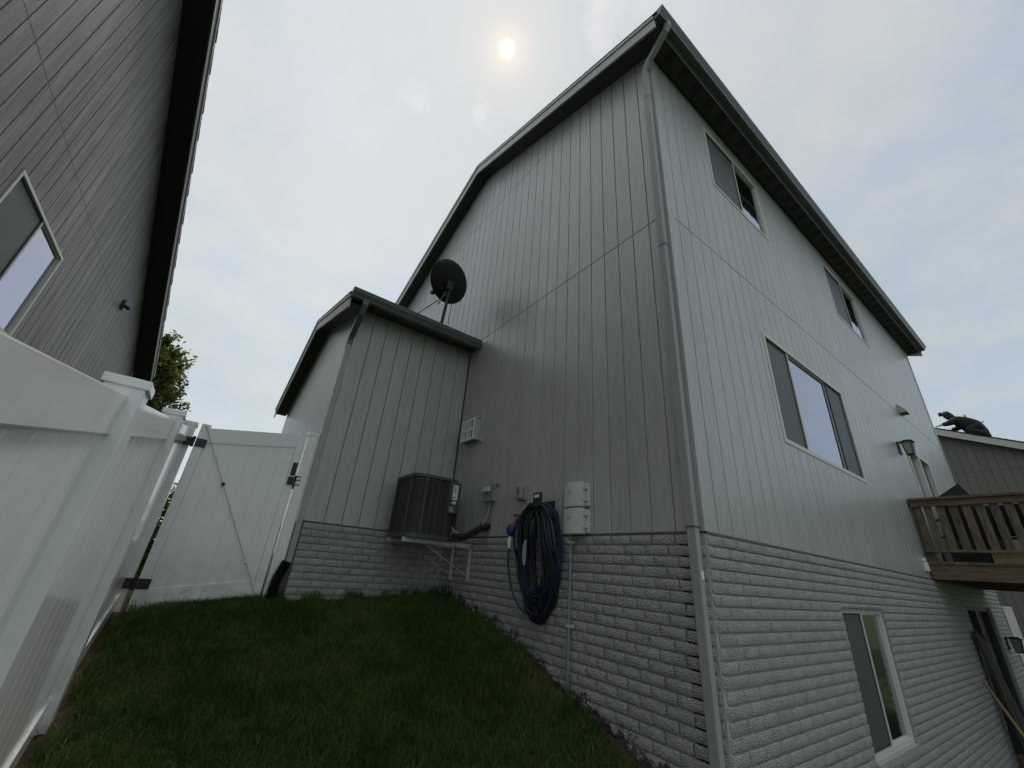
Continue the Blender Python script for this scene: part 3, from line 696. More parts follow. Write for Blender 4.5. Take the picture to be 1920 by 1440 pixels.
mb = MB(); mb.box((XE, -.075, .004), (XE+.02, -.010, 2.95)); mb.build('corner_board', 'siding', wee)
mb = MB(); mb.box((XE+.021, -.026, .30), (XE+.034, -.0095, 2.90)); mb.build('corner_strip', 'black', wee)  # narrow black strip up the inside corner
mb = MB(); ext_e.box(mb, 0.012, -YE+.004, -.012, .002, -.05, .016); mb.build('drip_edge', 'fascia_dark', wee)
bee = backing('wing_brick_wall', ext_e, .0, -YE-.001, -1.6, -.012, [], 'mortar', house, d0=-.2)
bricks(ext_e, R(90), .012, -YE+.012, -.012, -1.2, [], bee)
XFE = XE+.30
erf = gable_roof(house, ER_X, ER_Z, ESL, XFE, EX_W-.30, YE-.255, -.012, back=False)
EZE = ER_Z-ESL*(XFE-ER_X)
mb = MB(); mb.box((XFE-.022, YE-.255+.023, 2.925), (XFE, -.015, EZE-.036)); mb.build('eave_fascia', 'fascia_dark', erf)
mb = MB(); mb.box((XE+.0225, YE-.23, 2.935), (XFE-.024, -.015, 2.945)); mb.build('soffit', 'soffit', erf)
gutter(erf, XFE+.002, EZE-.005+.05, YE-.258, -.03)
gutter(erf, EX_W-.302, EZE-.02, YE-.258, -.03, -1)
for sgn in (1, -1):
    xo = XFE-.03 if sgn > 0 else EX_W-.27
    za, zo_ = ER_Z-.135, ER_Z-.135-ESL*abs(xo-ER_X)
    mb = MB(); mb.prism([(ER_X, YE-.231, za), (xo, YE-.231, zo_), (xo, YE-.231, zo_-.01), (ER_X, YE-.231, za-.01)], (0, .221, 0)); mb.build('rake_soffit', 'soffit', erf)
mb = MB(); mb.prism([(XE+.04, YE-.23, 2.92), (XFE-.03, YE-.23, 2.92), (XFE-.03, YE-.23, EZE-.05), (XE+.04, YE-.23, EZE+.02)], (0, .018, 0)); mb.build('eave_return', 'fascia', erf)
# wing downspout with corrugated foot
EDX, EDY = XE-.03, YE-.055
mb = MB(); mb.sweep([(XFE+.06, YE-.06, EZE-.07), (XFE+.06, YE-.06, EZE-.14), (XFE+.0, YE-.06, EZE-.25), (EDX+.03, EDY, 2.48), (EDX, EDY, 2.42), (EDX, EDY, 2.30)], RECT(.06, .075), up=(0, 1, 0))
eds = mb.build('downspout', 'gutter', house)
for z0, z1, e in ((2.34, .15, 0), (.17, -.50, .002)):
    mb = MB(); mb.cbox((EDX-.036+e, EDY-.03+e, z1), (EDX+.036-e, EDY+.03-e, z0), .006); mb.build('downspout_length', 'downspout', eds)
pth = []
for i in range(61):
    t = i/60; pth.append((EDX+.015+.02*t, EDY-.015-.05*min(1, t*2.5)-.03*t*t, -.44-.44*t))
mb = MB(); mb.tube(pth, lambda i: .052+.008*(1 if i % 2 else -1), 14); mb.build('corrugated_pipe', 'black_rubber', eds, smooth=False)
flush_bricks(300)

# ================================================================== SMALL THINGS ON THE HOUSE
# vent hood near the inner corner
def vent_cage():
    t = empty('vent_hood', (-3.32, -.03, 1.28), 'white louvred vent cage on grey wall in the inside corner below the dish', 'vent')
    x0, x1, z0, z1, yb, yf = -3.50, -3.16, 1.28, 1.60, -.012, -.135
    mb = MB(); mb.box((x0-.0, yb, z0-.02), (x1+.06, yb-.02, z1+.10)); mb.build('mounting_plate', 'siding', t)
    mb = MB(); mb.box((x0+.01, yb-.021, z0), (x1, yb-.06, z1)); mb.build('duct_body', 'dark_metal', t)
    fm = MB()
    bars_x = [x0, x0+.155, x1-.018]; bars_z = [z0, z0+.145, z1-.03]
    for bx in bars_x: fm.box((bx, yf, z0), (bx+.022, yf+.012, z1))
    for bz in bars_z: fm.box((x0+.001, yf-.001, bz), (x1+.003, yf+.011, bz+.028))
    fm.build('front_grille', 'white', t)
    for bx in (x0+.05, x0+.08, x0+.11, x0+.20, x0+.235, x0+.27):
        for bz in (z0+.028, z0+.173):
            mb = MB(); mb.box((bx, yf+.002, bz), (bx+.010, yf+.010, bz+.117)); mb.build('slat', 'white', t)
    mb = MB()
    for z in (z0, z1-.012): mb.box((x0+.002, yb-.021, z+.001), (x1, yf+.012, z+.010))
    for bx in (x0, x1-.006): mb.box((bx+.001, yb-.021, z0+.012), (bx+.008, yf+.012, z1-.013))
    mb.build('side_panel', 'siding', t)
vent_cage()

# electrical disconnect with conduit
def disconnect():
    t = empty('electrical_box', (-2.70, -.02, .39), 'small grey electrical disconnect box with conduit curving to the unit', 'electrical box')
    mb = MB(); mb.cbox((-2.81, -.010, .40), (-2.60, -.075, .60), .006); mb.build('box_body', 'conduit', t)
    mb = MB(); mb.cbox((-2.80, -.0752, .515), (-2.66, -.105, .585), .012); mb.build('cover_handle', 'cream', t)
    mb = MB(); mb.box((-2.84, -.009, .60), (-2.57, -.05, .612)); mb.build('rain_lip', 'conduit', t)
    P = [Vector((-2.69, -.045, .40)), Vector((-2.69, -.05, .30)), Vector((-2.70, -.08, .18)), Vector((-2.74, -.14, .08)), Vector((-2.84, -.24, .005)), Vector((-2.95, -.33, .02)), Vector((-2.99, -.40, .12)), Vector((-2.995, -.42, .23))]
    pp = []
    for i in range(len(P)-1):
        p0, p1, p2, p3 = P[max(i-1, 0)], P[i], P[i+1], P[min(i+2, len(P)-1)]
        for q in range(7):
            u = q/7; pp.append(.5*((2*p1)+(-p0+p2)*u+(2*p0-5*p1+4*p2-p3)*u*u+(-p0+3*p1-3*p2+p3)*u**3))
    mb = MB(); mb.tube(pp, lambda i: .0135+(.0012 if i % 2 else 0), 10); mb.build('flexible_conduit', 'conduit', t, smooth=True)
disconnect()
def outlet_cover():
    n0 = len(COL.objects); t = empty('outlet_cover', (-2.15, -.02, .38), 'small yellowed outlet cover on siding above the brass tap', 'outlet')
    mb = MB(); mb.cbox((-2.235, -.010, .385), (-2.085, -.05, .545), .01); mb.build('backplate', 'clear_cover', t)
    mb = MB(); mb.cbox((-2.215, -.0502, .395), (-2.105, -.095, .535), .02); mb.build('bubble_lid', 'clear_cover', t)
    mb = MB(); mb.box((-2.175, -.0952, .44), (-2.14, -.097, .52)); mb.build('receptacle', 'fascia_dark', t)
    for o_ in list(COL.objects)[n0:]:
        if o_.type == 'MESH': o_.data.transform(Matrix.Translation((0.09, 0, -0.015)))
outlet_cover()
def tap():
    n0 = len(COL.objects); t = empty('garden_tap', (-2.17, -.03, .06), 'brass garden tap with round blue timer and white hose coupling', 'tap')
    mb = MB(); mb.tube([(-2.17, -.010, .175), (-2.17, -.10, .165)], .017, 10); mb.tube([(-2.17, -.10, .17), (-2.18, -.125, .13), (-2.185, -.13, .105)], .017, 10)
    mb.build('spout', 'brass', t, smooth=True)
    mb = MB(); mb.tube([(-2.17, -.075, .18), (-2.17, -.09, .225)], .008, 8); mb.tube([(-2.215, -.088, .222), (-2.125, -.094, .226)], .011, 8); mb.tube([(-2.17, -.05, .222), (-2.17, -.13, .226)], .011, 8)
    mb.build('handle', 'brass', t, smooth=True)
    bm = bmesh.new(); bmesh.ops.create_uvsphere(bm, u_segments=16, v_segments=10, radius=.062)
    bmesh.ops.scale(bm, vec=(1, .8, 1), verts=bm.verts); bmesh.ops.translate(bm, vec=(-2.19, -.135, .065), verts=bm.verts)
    MB().bm(bm).build('water_timer', 'blue_plastic', t, smooth=True)
    mb = MB(); mb.tube([(-2.195, -.135, .004), (-2.20, -.135, -.02), (-2.203, -.135, -.10), (-2.204, -.135, -.115)], lambda i: (.018, .026, .024, .016)[i], 10); mb.build('hose_coupling', 'white', t, smooth=True)
    for o_ in list(COL.objects)[n0:]:
        if o_.type == 'MESH': o_.data.transform(Matrix.Translation((0.1, 0, -0.02)))
tap()
def hanger():
    t = empty('hose_hanger', (-1.62, -.02, .10), 'dark metal hose hanger bracket bolted to the siding holding the hose', 'hose hanger')
    mb = MB(); mb.cbox((-1.70, -.0105, .08), (-1.54, -.026, .33), .006); mb.build('backplate', 'dark_metal', t)
    arc = [(-.21, -.09), (-.18, -.02), (-.11, .02), (0, .035), (.11, .02), (.18, -.02), (.21, -.09)]
    mb = MB(); mb.sweep([(-1.66+x, -.11, .235+z) for x, z in arc], RECT(.16, .008), up=(0, 0, 1)); mb.build('saddle', 'dark_metal', t)
    mb = MB(); mb.cbox((-1.66, -.192, .25), (-1.53, -.208, .385), .006); mb.build('front_lip', 'dark_metal', t)
    for x in (-1.645, -1.555):
        mb = MB(); mb.beam((x, -.027, .11), (x, -.195, .27), .02, .008); mb.build('strut', 'dark_metal', t)
    mb = MB(); mb.box((-1.64, -.2085, .335), (-1.56, -.2105, .365)); mb.build('label_plate', 'label', t)
hanger()
def hose():
    t = empty('garden_hose', (-1.70, -.12, -.75), 'navy blue garden hose coiled in long loops on the wall hanger', 'garden hose')
    r = random.Random(4)
    def spline(P, k=6):
        P = [Vector(p) for p in P]; pp = []
        for i in range(len(P)-1):
            p0, p1, p2, p3 = P[max(i-1, 0)], P[i], P[i+1], P[min(i+2, len(P)-1)]
            for q in range(k):
                u = q/k; pp.append(.5*((2*p1)+(-p0+p2)*u+(2*p0-5*p1+4*p2-p3)*u*u+(-p0+3*p1-3*p2+p3)*u**3))
        return pp+[P[-1]]
    def loops(n, m_, nm, dark):
        P = []
        for k in range(n):
            cx = -1.70+r.uniform(-.03, .03)
            wl, wr = r.uniform(.19, .35), r.uniform(.17, .34)
            if dark: wl, wr = r.uniform(.05, .24), r.uniform(.05, .24)
            bot = -.62+r.uniform(-.15, .13); top = .262+.010*(k % 5)
            y = -.055-.12*((k*.37+.1) % 1.0); yb = -.045-.06*((k*.61) % 1.0)
            P += [(cx+r.uniform(-.05, .05), y, top), (cx+wr*.72, y-.005, top-.10), (cx+wr+r.uniform(-.02, .02), y*.9, -.10), (cx+wr*.98+r.uniform(-.03, .03), yb, bot+.26),
                  (cx+wr*.55, yb, bot+.05), (cx+r.uniform(-.06, .06), yb, bot), (cx-wl*.55, yb, bot+.06), (cx-wl*.98+r.uniform(-.03, .03), yb, bot+.28),
                  (cx-wl+r.uniform(-.02, .02), y*.9, -.08), (cx-wl*.70, y-.005, top-.11)]
        mb = MB(); mb.tube(spline(P, 4), .0115, 7); mb.build(nm, m_, t, smooth=True)
    loops(15, 'hose', 'coil', False)
    loops(16, 'hose_dark', 'inner_coil', True)  # second, near-black set of loops that darkens the middle of the coil
    mb = MB(); mb.tube(spline([(-2.104, -.135, -.125), (-2.105, -.135, -.22), (-2.10, -.12, -.36), (-2.06, -.10, -.50), (-2.0, -.09, -.60), (-1.88, -.085, -.69), (-1.78, -.09, -.70)]), .0115, 8); mb.build('feed_length', 'hose', t, smooth=True)
    mb = MB(); mb.tube([(-1.74, -.205, -.06), (-1.745, -.21, -.12), (-1.745, -.21, -.20), (-1.74, -.21, -.29)], lambda i: (.012, .02, .022, .014)[i], 8); mb.build('spray_nozzle', 'conduit', t, smooth=True)
hose()
def utility_box(z0, z1, label):
    t = empty('utility_box', (-1.25, -.02, z0), label, 'utility box')
    mb = MB(); mb.cbox((-1.30, -.0105, z0+.01), (-1.055, -.05, z1-.01), .006); mb.build('back_box', 'cream', t)
    # bowed cover
    poly = []
    for i in range(9):
        u = i/8; poly.append((-1.305+.225*u, -.0505-.055-.022*math.sin(math.pi*u), z0))
    poly += [(-1.08, -.051, z0), (-1.305, -.051, z0)]
    bm = bmesh.new(); vs = [bm.verts.new(p) for p in poly]; f = bm.faces.new(vs)
    ret = bmesh.ops.extrude_face_region(bm, geom=[f]); bmesh.ops.translate(bm, vec=(0, 0, z1-z0), verts=[v for v in ret['geom'] if isinstance(v, bmesh.types.BMVert)])
    bmesh.ops.recalc_face_normals(bm, faces=bm.faces)
    bmesh.ops.bevel(bm, geom=[e for e in bm.edges if abs(e.verts[0].co.z-e.verts[1].co.z) < 1e-5], offset=.006, segments=2, affect='EDGES')
    MB().bm(bm).build('cover', 'cream', t, smooth=True)
    for zz_ in (z0+.05, z0+.155):
        mb = MB(); mb.cbox((-1.078, -.052, zz_), (-1.048, -.085, zz_+.03), .004); mb.build('latch', 'cream', t)
    mb = MB()
    for k in range(8): mb.box((-1.0795, -.056, z0+.02+k*.025), (-1.072, -.075, z0+.03+k*.025))
    mb.build('ribs', 'cream', t)
    mb = MB(); mb.box((-1.24, -.1235, z1-.085), (-1.185, -.128, z1-.079)); mb.box((-1.24, -.1235, z1-.105), (-1.20, -.128, z1-.100)); mb.build('moulded_mark', 'conduit', t)
utility_box(.232, .458, 'upper of two cream utility boxes on the siding beside the coiled hose')
utility_box(-.004, .222, 'lower of two cream utility boxes, with a conduit running down the brick')
def conduit_pipe():
    t = empty('conduit_pipe', (-1.28, -.04, hz(-1.28, -.04)), 'thin grey conduit running down the brick from the utility boxes', 'conduit')
    zb = hz(-1.285, -.04)-.05
    mb = MB(); mb.tube([(-1.27, -.046, .01), (-1.275, -.046, -.4), (-1.285, -.046, -.9), (-1.288, -.046, zb)], .0125, 10); mb.build('pipe', 'conduit', t, smooth=True)
    for z in (-.08, -.75):
        mb = MB(); mb.box((-1.31, -.022, z), (-1.245, -.063, z+.02)); mb.build('pipe_strap', 'galv', t)
conduit_pipe()

# air conditioner on wall bracket
AZ0, AZ1 = -.085, .635
def ac_unit():
    t = empty('air_conditioner', (-3.30, -.66, AZ0), 'dark louvred air conditioner condenser on a metal wall bracket', 'air conditioner')
    x0, x1, y0, y1, rr = -3.66, -2.95, -.935, -.335, .13
    def ring(off, x1o=0):
        pts = []
        for cx, cy, a0 in ((x1-rr+x1o, y1-rr, 0), (x0+rr, y1-rr, 90), (x0+rr, y0+rr, 180), (x1-rr+x1o, y0+rr, 270)):
            for k in range(7):
                a = R(a0+k*15); pts.append((cx+(rr+off)*math.cos(a), cy+(rr+off)*math.sin(a)))
        return pts
    def slab(mb, off, za, zb_):
        p = ring(off); n = len(p)
        mb.add([(x, y, za) for x, y in p]+[(x, y, zb_) for x, y in p], [tuple(range(n-1, -1, -1)), tuple(range(n, 2*n))]+[(i, (i+1) % n, (i+1) % n+n, i+n) for i in range(n)])
    mb = MB(); slab(mb, -.035, AZ0+.03, AZ1-.03); mb.build('coil', 'ac_core', t)
    mb = MB(); slab(mb, .004, AZ0, AZ0+.045); mb.build('base_pan', 'ac', t, smooth=True)
    mb = MB(); slab(mb, .006, AZ1-.035, AZ1); slab(mb, -.10, AZ1, AZ1+.02); mb.build('top_cover', 'ac', t, smooth=True)
    mb = MB(); n_l = 38
    for k in range(n_l):
        z = AZ0+.05+k*(AZ1-AZ0-.09)/n_l
        a, b = ring(-.001), ring(-.016); n = len(a)
        mb.add([(x, y, z) for x, y in a]+[(x, y, z+.012) for x, y in b]+[(x, y, z+.0145) for x, y in b]+[(x, y, z+.005) for x, y in a],
               [(i, (i+1) % n, (i+1) % n+n, i+n) for i in range(n)]+[(i+n, (i+1) % n+n, (i+1) % n+2*n, i+2*n) for i in range(n)]+[(i+2*n, (i+1) % n+2*n, (i+1) % n+3*n, i+3*n) for i in range(n)]+[(i+3*n, (i+1) % n+3*n, (i+1) % n, i) for i in range(n)])
    o = mb.build('louvres', 'ac', t); o['kind'] = 'stuff'
    for (x, y, a) in ((x1, y0+rr+.01, 0), (x1, y0+rr+.095, 0), (x1, y0+rr+.18, 0), (x1, y1-.15, 0), (x1-rr-.01, y0, 1), (x1-rr-.10, y0, 1), (x1-rr-.19, y0, 1), (x1-rr-.28, y0, 1), (x0+rr, y0, 1)):
        wd = .030 if (x, y) in ((x1, y0+rr+.01), (x1-rr-.01, y0)) else .011
        mb = MB()
        if a == 0: mb.box((x-.02, y-wd/2, AZ0+.045), (x+.003, y+wd/2, AZ1-.034))
        else: mb.box((x-wd/2, y-.003, AZ0+.045), (x+wd/2, y+.02, AZ1-.034))
        mb.build('rib', 'ac', t)
    # service panel on the right end of the side facing the yard
    mb = MB(); mb.cbox((x1-.06, y1-.14, AZ0+.31), (x1+.012, y1+.012, AZ1-.036), .008); sp = mb.build('service_panel', 'ac', t)
    mb = MB(); mb.box((x1-.10, y1-.13, AZ0+.045), (x1-.016, y1+.004, AZ0+.309)); mb.build('valve_recess', 'ac_core', t)
    mb = MB(); mb.box((x1+.0122, y1-.105, .385), (x1+.0132, y1-.035, .565)); lb = mb.build('rating_label', 'label', sp)
    mb = MB()
    for k in range(9):
        mb.box((x1+.0134, y1-.098, .555-k*.011), (x1+.0138, y1-.098+.056*(0.5+.5*((k*7) % 5)/4), .559-k*.011))
    mb.box((x1+.0134, y1-.095, .405), (x1+.0138, y1-.065, .42))
    mb.build('label_print', 'ink', sp)
    mb = MB(); mb.box((x1+.0122, y1-.112, .325), (x1+.0132, y1-.038, .378)); mb.build('badge', 'black', sp)
    mb = MB(); pr = [(math.cos(2*math.pi*i/18), math.sin(2*math.pi*i/18)) for i in range(18)]
    mb.prism([(x1+.0134, y1-.075+.031*c, .352+.021*s) for c, s in pr], (.0006, 0, 0)); mb.build('badge_oval', 'label', sp)
    mb = MB(); mb.prism([(x1+.0142, y1-.075+.024*c, .352+.013*s) for c, s in pr], (.0004, 0, 0)); mb.build('badge_centre', 'fascia', sp)
    mb = MB(); mb.prism([(x1+.0148, y1-.092, .349), (x1+.0148, y1-.058, .353), (x1+.0148, y1-.058, .357), (x1+.0148, y1-.092, .353)], (.0003, 0, 0)); mb.build('badge_script', 'label', sp)
    mb = MB(); mb.box((x1+.0122, y1-.125, AZ0+.325), (x1+.0132, y1-.07, AZ0+.385)); mb.build('small_label', 'conduit', sp)
ac_unit()
def line_set():
    t = empty('refrigerant_lines', (-2.90, -.2, -.02), 'black insulated pipes sagging from the air conditioner to the wall', 'pipe')
    P = [Vector(p) for p in ((-3.02, -.40, .02), (-2.97, -.36, -.015), (-2.88, -.27, -.02), (-2.80, -.18, .03), (-2.73, -.10, .10), (-2.70, -.012, .12))]
    pp = []
    for i in range(len(P)-1):
        p0, p1, p2, p3 = P[max(i-1, 0)], P[i], P[i+1], P[min(i+2, len(P)-1)]
        for q in range(5):
            u = q/5; pp.append(.5*((2*p1)+(-p0+p2)*u+(2*p0-5*p1+4*p2-p3)*u*u+(-p0+3*p1-3*p2+p3)*u**3))
    pp.append(P[-1])
    mb = MB(); mb.tube(pp, lambda i: .036+.004*math.sin(i*2.3), 10); mb.build('insulated_pipe', 'insul', t, smooth=True)
    mb = MB(); mb.tube([p+Vector((0, -.02, -.05)) for p in pp], .012, 8); mb.build('liquid_line', 'insul', t, smooth=True)
    mb = MB(); mb.tube([(-2.735, -.13, .14), (-2.72, -.06, .155), (-2.70, -.012, .15)], .010, 8); mb.build('copper_stub', 'brass', t, smooth=True)
    for i in (6, 13):
        mb = MB(); c = pp[i]; mb.tube([c+Vector((.0, .042*math.cos(a), .042*math.sin(a))) for a in [k*math.pi/6 for k in range(12)]], .004, 6, closed=True); mb.build('cable_tie', 'conduit', t)
    mb = MB(); mb.tube([(-2.94, -.36, -.04), (-2.955, -.37, -.065), (-2.97, -.375, -.08)], .003, 6); mb.build('wire_end', 'conduit', t)
line_set()
def ac_bracket():
    t = empty('wall_bracket', (-3.28, -.1, -.50), 'pale metal wall bracket with diagonal braces under the air conditioner', 'bracket')
    for x in (-3.06, -3.50):
        mb = MB(); mb.box((x-.022, -.022, -.505), (x+.022, -.045, -.10)); mb.build('wall_leg', 'galv', t)
        mb = MB(); mb.box((x-.022, -.023, -.135), (x+.022, -.95, -.1305)); mb.box((x+.018, -.024, -.1304), (x+.022, -.95, -.0885)); mb.build('arm', 'galv', t)
        mb = MB(); mb.beam((x, -.05, -.45), (x, -.66, -.137), .018, .006); mb.build('brace', 'galv', t)
ac_bracket()

# satellite dish
def dish():
    t = empty('satellite_dish', (-3.62, -.70, 3.02), 'dark grey satellite dish on a mast at the wing roof edge', 'satellite dish')
    c = at(843, 530, 1, -.70); aim = Vector((-.704, -.062, .707)).normalized()
    # orthonormal dish axes, rotated so that the long axis leans like the photo
    right = aim.cross(Vector((0, 0, 1))).normalized(); up = right.cross(aim)
    ea, eb = (right*.78-up*.62).normalized(), (right*.62+up*.78).normalized()
    if (Vector(AX_R)).dot(ea)*Vector(AX_U).dot(ea) > 0: ea, eb = (right*.78+up*.62).normalized(), (right*-.62+up*.78).normalized()
    mb = MB(); a_, b_ = .385, .295; nr, na = 8, 40; vs = []; fs = []
    for k in range(nr+1):
        rr = k/nr
        for i in range(na):
            th = 2*math.pi*i/na; p = c+ea*(a_*rr*math.cos(th))+eb*(b_*rr*math.sin(th))+aim*(.075*rr*rr-.04)
            vs.append(p)
    for k in range(nr):
        for i in range(na): fs.append((k*na+i, k*na+(i+1) % na, (k+1)*na+(i+1) % na, (k+1)*na+i))
    o = mb.add(vs, fs).build('reflector', 'dark_metal', t, smooth=True, recalc=False)
    md = o.modifiers.new('thickness', 'SOLIDIFY'); md.thickness = .008
    mb = MB(); mb.tube([c+ea*(a_*math.cos(q))+eb*(b_*math.sin(q))+aim*.035 for q in [2*math.pi*i/40 for i in range(40)]], .006, 6, closed=True); mb.build('rim', 'dark_metal', t)
    back = c-aim*.06-up*.07
    head = Vector((back.x+.045, back.y, back.z-.02))
    foot = Vector((-3.60, -.70, 3.035)); 
    mb = MB(); mb.tube([foot, head+Vector((0, 0, -.20)), head], .025, 12); mb.build('mast', 'dark_metal', t, smooth=True)
    mb = MB(); mb.cbox(head+Vector((-.06, -.06, -.07)), head+Vector((.035, .05, .09)), .01); br = mb.build('mount_bracket', 'dark_metal', t)
    for q in range(4):
        dv = right*(.09*(1 if q % 2 else -1))+up*(.08*(1 if q > 1 else -1))
        mb = MB(); mb.beam(back+aim*.02, back+dv+aim*.035, .02, .012); mb.build('bracket_arm', 'dark_metal', br)
    lnb = c+aim*.42-up*.30
    arm0 = c-up*.30+aim*.0-aim*.02
    mb = MB(); mb.tube([back-up*.02, arm0-up*.10, lnb-up*.06], .012, 8); mb.build('feed_arm', 'galv', t, smooth=True)
    mb = MB(); q = (c+up*.02-lnb).normalized(); mb.tube([lnb-q*.09, lnb-q*.05, lnb, lnb+q*.05], lambda i: (.03, .045, .045, .038)[i], 10); mb.build('feed_horn', 'dark_metal', t, smooth=True)
    mb = MB(); mb.tube([head+Vector((0, 0, -.13)), Vector((-3.66, -1.17, 3.06))], .008, 8); mb.cbox((-3.69, -1.20, 3.03), (-3.63, -1.14, 3.06), .005); mb.build('stay', 'dark_metal', t)
    mb = MB(); mb.cbox((-3.68, -.77, 3.022), (-3.52, -.63, 3.045), .004); mb.build('foot_plate', 'dark_metal', t)
    mb = MB(); mb.tube([head+Vector((.03, .02, -.08)), head+Vector((.035, .05, -.2)), head+Vector((-.01, .09, -.36)), (-3.57, -.60, 3.25), (-3.57, -.58, 3.06)], .005, 6); mb.build('cable', 'black', t, smooth=True)
dish()

# wall lamps, vent hood and small box on the east wall
def lantern(name, y, z, label, x=.012, s=1.0):
    t = empty(name, (x, y, z), label, 'wall lamp')
    mb = MB(); mb.cbox((x, y-.06*s, z+.02*s), (x+.02*s, y+.06*s, z+.24*s), .005); mb.build('wall_plate', 'black', t)
    mb = MB(); mb.beam((x+.02*s, y, z+.22*s), (x+.13*s, y, z+.24*s), .02*s, .02*s); mb.build('arm', 'black', t)
    mb = MB(); cx = x+.13*s
    mb.prism([(cx-.085*s, y-.085*s, z+.21*s), (cx+.085*s, y-.085*s, z+.21*s), (cx+.085*s, y+.085*s, z+.21*s), (cx-.085*s, y+.085*s, z+.21*s)], (0, 0, .018*s))
    mb.prism([(cx-.05*s, y-.05*s, z+.2285*s), (cx+.05*s, y-.05*s, z+.2285*s), (cx+.05*s, y+.05*s, z+.2285*s), (cx-.05*s, y+.05*s, z+.2285*s)], (0, 0, .02*s)); mb.build('cap', 'black', t)
    def q(h, w): return [(cx+a*w, y+b*w, h) for a, b in ((-1, -1), (1, -1), (1, 1), (-1, 1))]
    mb = MB(); a, b = q(z+.01*s, .045*s), q(z+.209*s, .065*s); mb.add(a+b, [(0, 1, 2, 3), (4, 7, 6, 5), (0, 4, 5, 1), (1, 5, 6, 2), (2, 6, 7, 3), (3, 7, 4, 0)]); mb.build('lamp_glass', 'amber', t)
    mb = MB()
    for i in range(4): mb.beam(Vector(a[i])*1.0, Vector(b[i])*1.0, .012*s, .012*s)
    mb.prism(q(z-.012*s, .052*s), (0, 0, .018*s)); mb.build('cage', 'black', t)
lantern('wall_lantern', 6.62, 1.98, 'black lantern with cream glass beside the deck door')
lantern('wall_lantern', 10.15, -1.02, 'black lantern on the brick wall below the deck', x=.02)
t = empty('dryer_vent', (.01, 7.75, 3.08), 'small grey vent hood on the siding above the deck lantern', 'vent')
mb = MB(); mb.box((.0092, 7.62, 3.06), (.02, 7.90, 3.26)); mb.build('flange', 'siding', t)
mb = MB(); mb.prism([(.0205, 7.65, 3.24), (.0205, 7.65, 3.07), (.13, 7.65, 3.07), (.13, 7.65, 3.10)], (0, .22, 0)); mb.build('hood', 'siding', t)
mb = MB(); mb.box((.03, 7.66, 3.064), (.122, 7.86, 3.0695)); mb.build('flap', 'black', t)
t = empty('junction_box', (.01, 5.84, .10), 'small white weatherproof box on siding under the deck rail end', 'electrical box')
mb = MB(); mb.cbox((.0095, 5.80, .095), (.05, 5.88, .215), .006); mb.build('box_body', 'white', t)
mb = MB(); mb.cbox((.0095, 5.795, .225), (.045, 5.85, .275), .006); mb.build('cable_gland', 'white', t)

# ================================================================== DECK
DY0, DY1, DX1, DZ = 6.0, 9.7, 3.7, .215
def deck():
    t = empty('deck', (1.85, 7.8, hz(1.85, 7.8)), 'raised brown wooden deck with slatted railing outside the sliding door', 'deck')
    k = 0; x = .03
    while x < DX1-.1:
        mb = MB(); mb.box((x, DY0-.02, DZ-.012), (x+.135, DY1+.02, DZ+.025)); mb.build('deck_board', 'wood', t); x += .141
    mb = MB(); mb.cbox((.026, DY0, DZ-.215), (DX1, DY0+.04, DZ-.013), .004); mb.build('rim_joist', 'wood_h', t)
    mb = MB(); mb.box((.026, DY1-.04, DZ-.215), (DX1, DY1, DZ-.013)); mb.build('rim_joist', 'wood_h', t)
    mb = MB(); mb.box((DX1-.04, DY0+.041, DZ-.215), (DX1, DY1-.041, DZ-.013)); mb.build('rim_joist', 'wood_h', t)
    mb = MB(); mb.box((.022, DY0+.041, DZ-.215), (.06, DY1-.041, DZ-.013)); mb.build('ledger', 'wood_h', t)
    for i in range(1, 9):
        y = DY0+.04+i*.40; mb = MB(); mb.box((.061, y, DZ-.20), (DX1-.041, y+.038, DZ-.0135)); mb.build('joist', 'wood_h', t)
    for (x, y) in ((DX1-.16, DY0+.06), (DX1-.16, DY1-.16)):
        mb = MB(); mb.box((x, y, hz(x, y)-.1), (x+.1, y+.1, DZ-.216)); mb.build('support_post', 'wood', t)
    # south railing
    def rail(a, b, ax):
        nm = 'railing'
        r0 = MB(); ya = DY0
        if ax == 'x':
            r0.cbox((a, DY0-.055, 1.105), (b, DY0+.075, 1.142), .004); rl = r0.build(nm, 'wood_h', t)
            m1 = MB(); m1.cbox((a, DY0-.018, 1.015), (b, DY0+.02, 1.104), .003); m1.build('upper_rail', 'wood_h', rl)
            m1 = MB(); m1.cbox((a+.02, DY0-.035, .365), (b, DY0+.06, .40), .003); m1.build('lower_rail', 'wood_h', rl)
            xx = a+.028; i = 0
            while xx < b-.05:
                wdt = .088
                m1 = MB(); m1.cbox((xx, DY0+.0202, .401), (xx+wdt, DY0+.055, 1.10), .003); m1.build('baluster', 'wood', rl)
                xx += .137 if i else .112; i += 1
            for xx in (a, b-.09):
                m1 = MB(); m1.cbox((xx+.001, DY0+.056, DZ+.026), (xx+.09, DY0+.145, 1.103), .004); m1.build('post', 'wood', rl)
        else:
            r0.cbox((DX1-.075, a, 1.105), (DX1+.055, b, 1.142), .004); rl = r0.build(nm, 'wood_h', t)
            m1 = MB(); m1.cbox((DX1-.02, a, 1.015), (DX1+.018, b, 1.104), .003); m1.build('upper_rail', 'wood_h', rl)
            m1 = MB(); m1.cbox((DX1-.06, a, .365), (DX1+.035, b, .40), .003); m1.build('lower_rail', 'wood_h', rl)
            yy = a+.15
            while yy < b-.1:
                m1 = MB(); m1.cbox((DX1-.055, yy, .401), (DX1-.0205, yy+.088, 1.10), .003); m1.build('baluster', 'wood', rl); yy += .137
    rail(.026, DX1, 'x'); rail(DY0+.15, DY1, 'y')
deck()
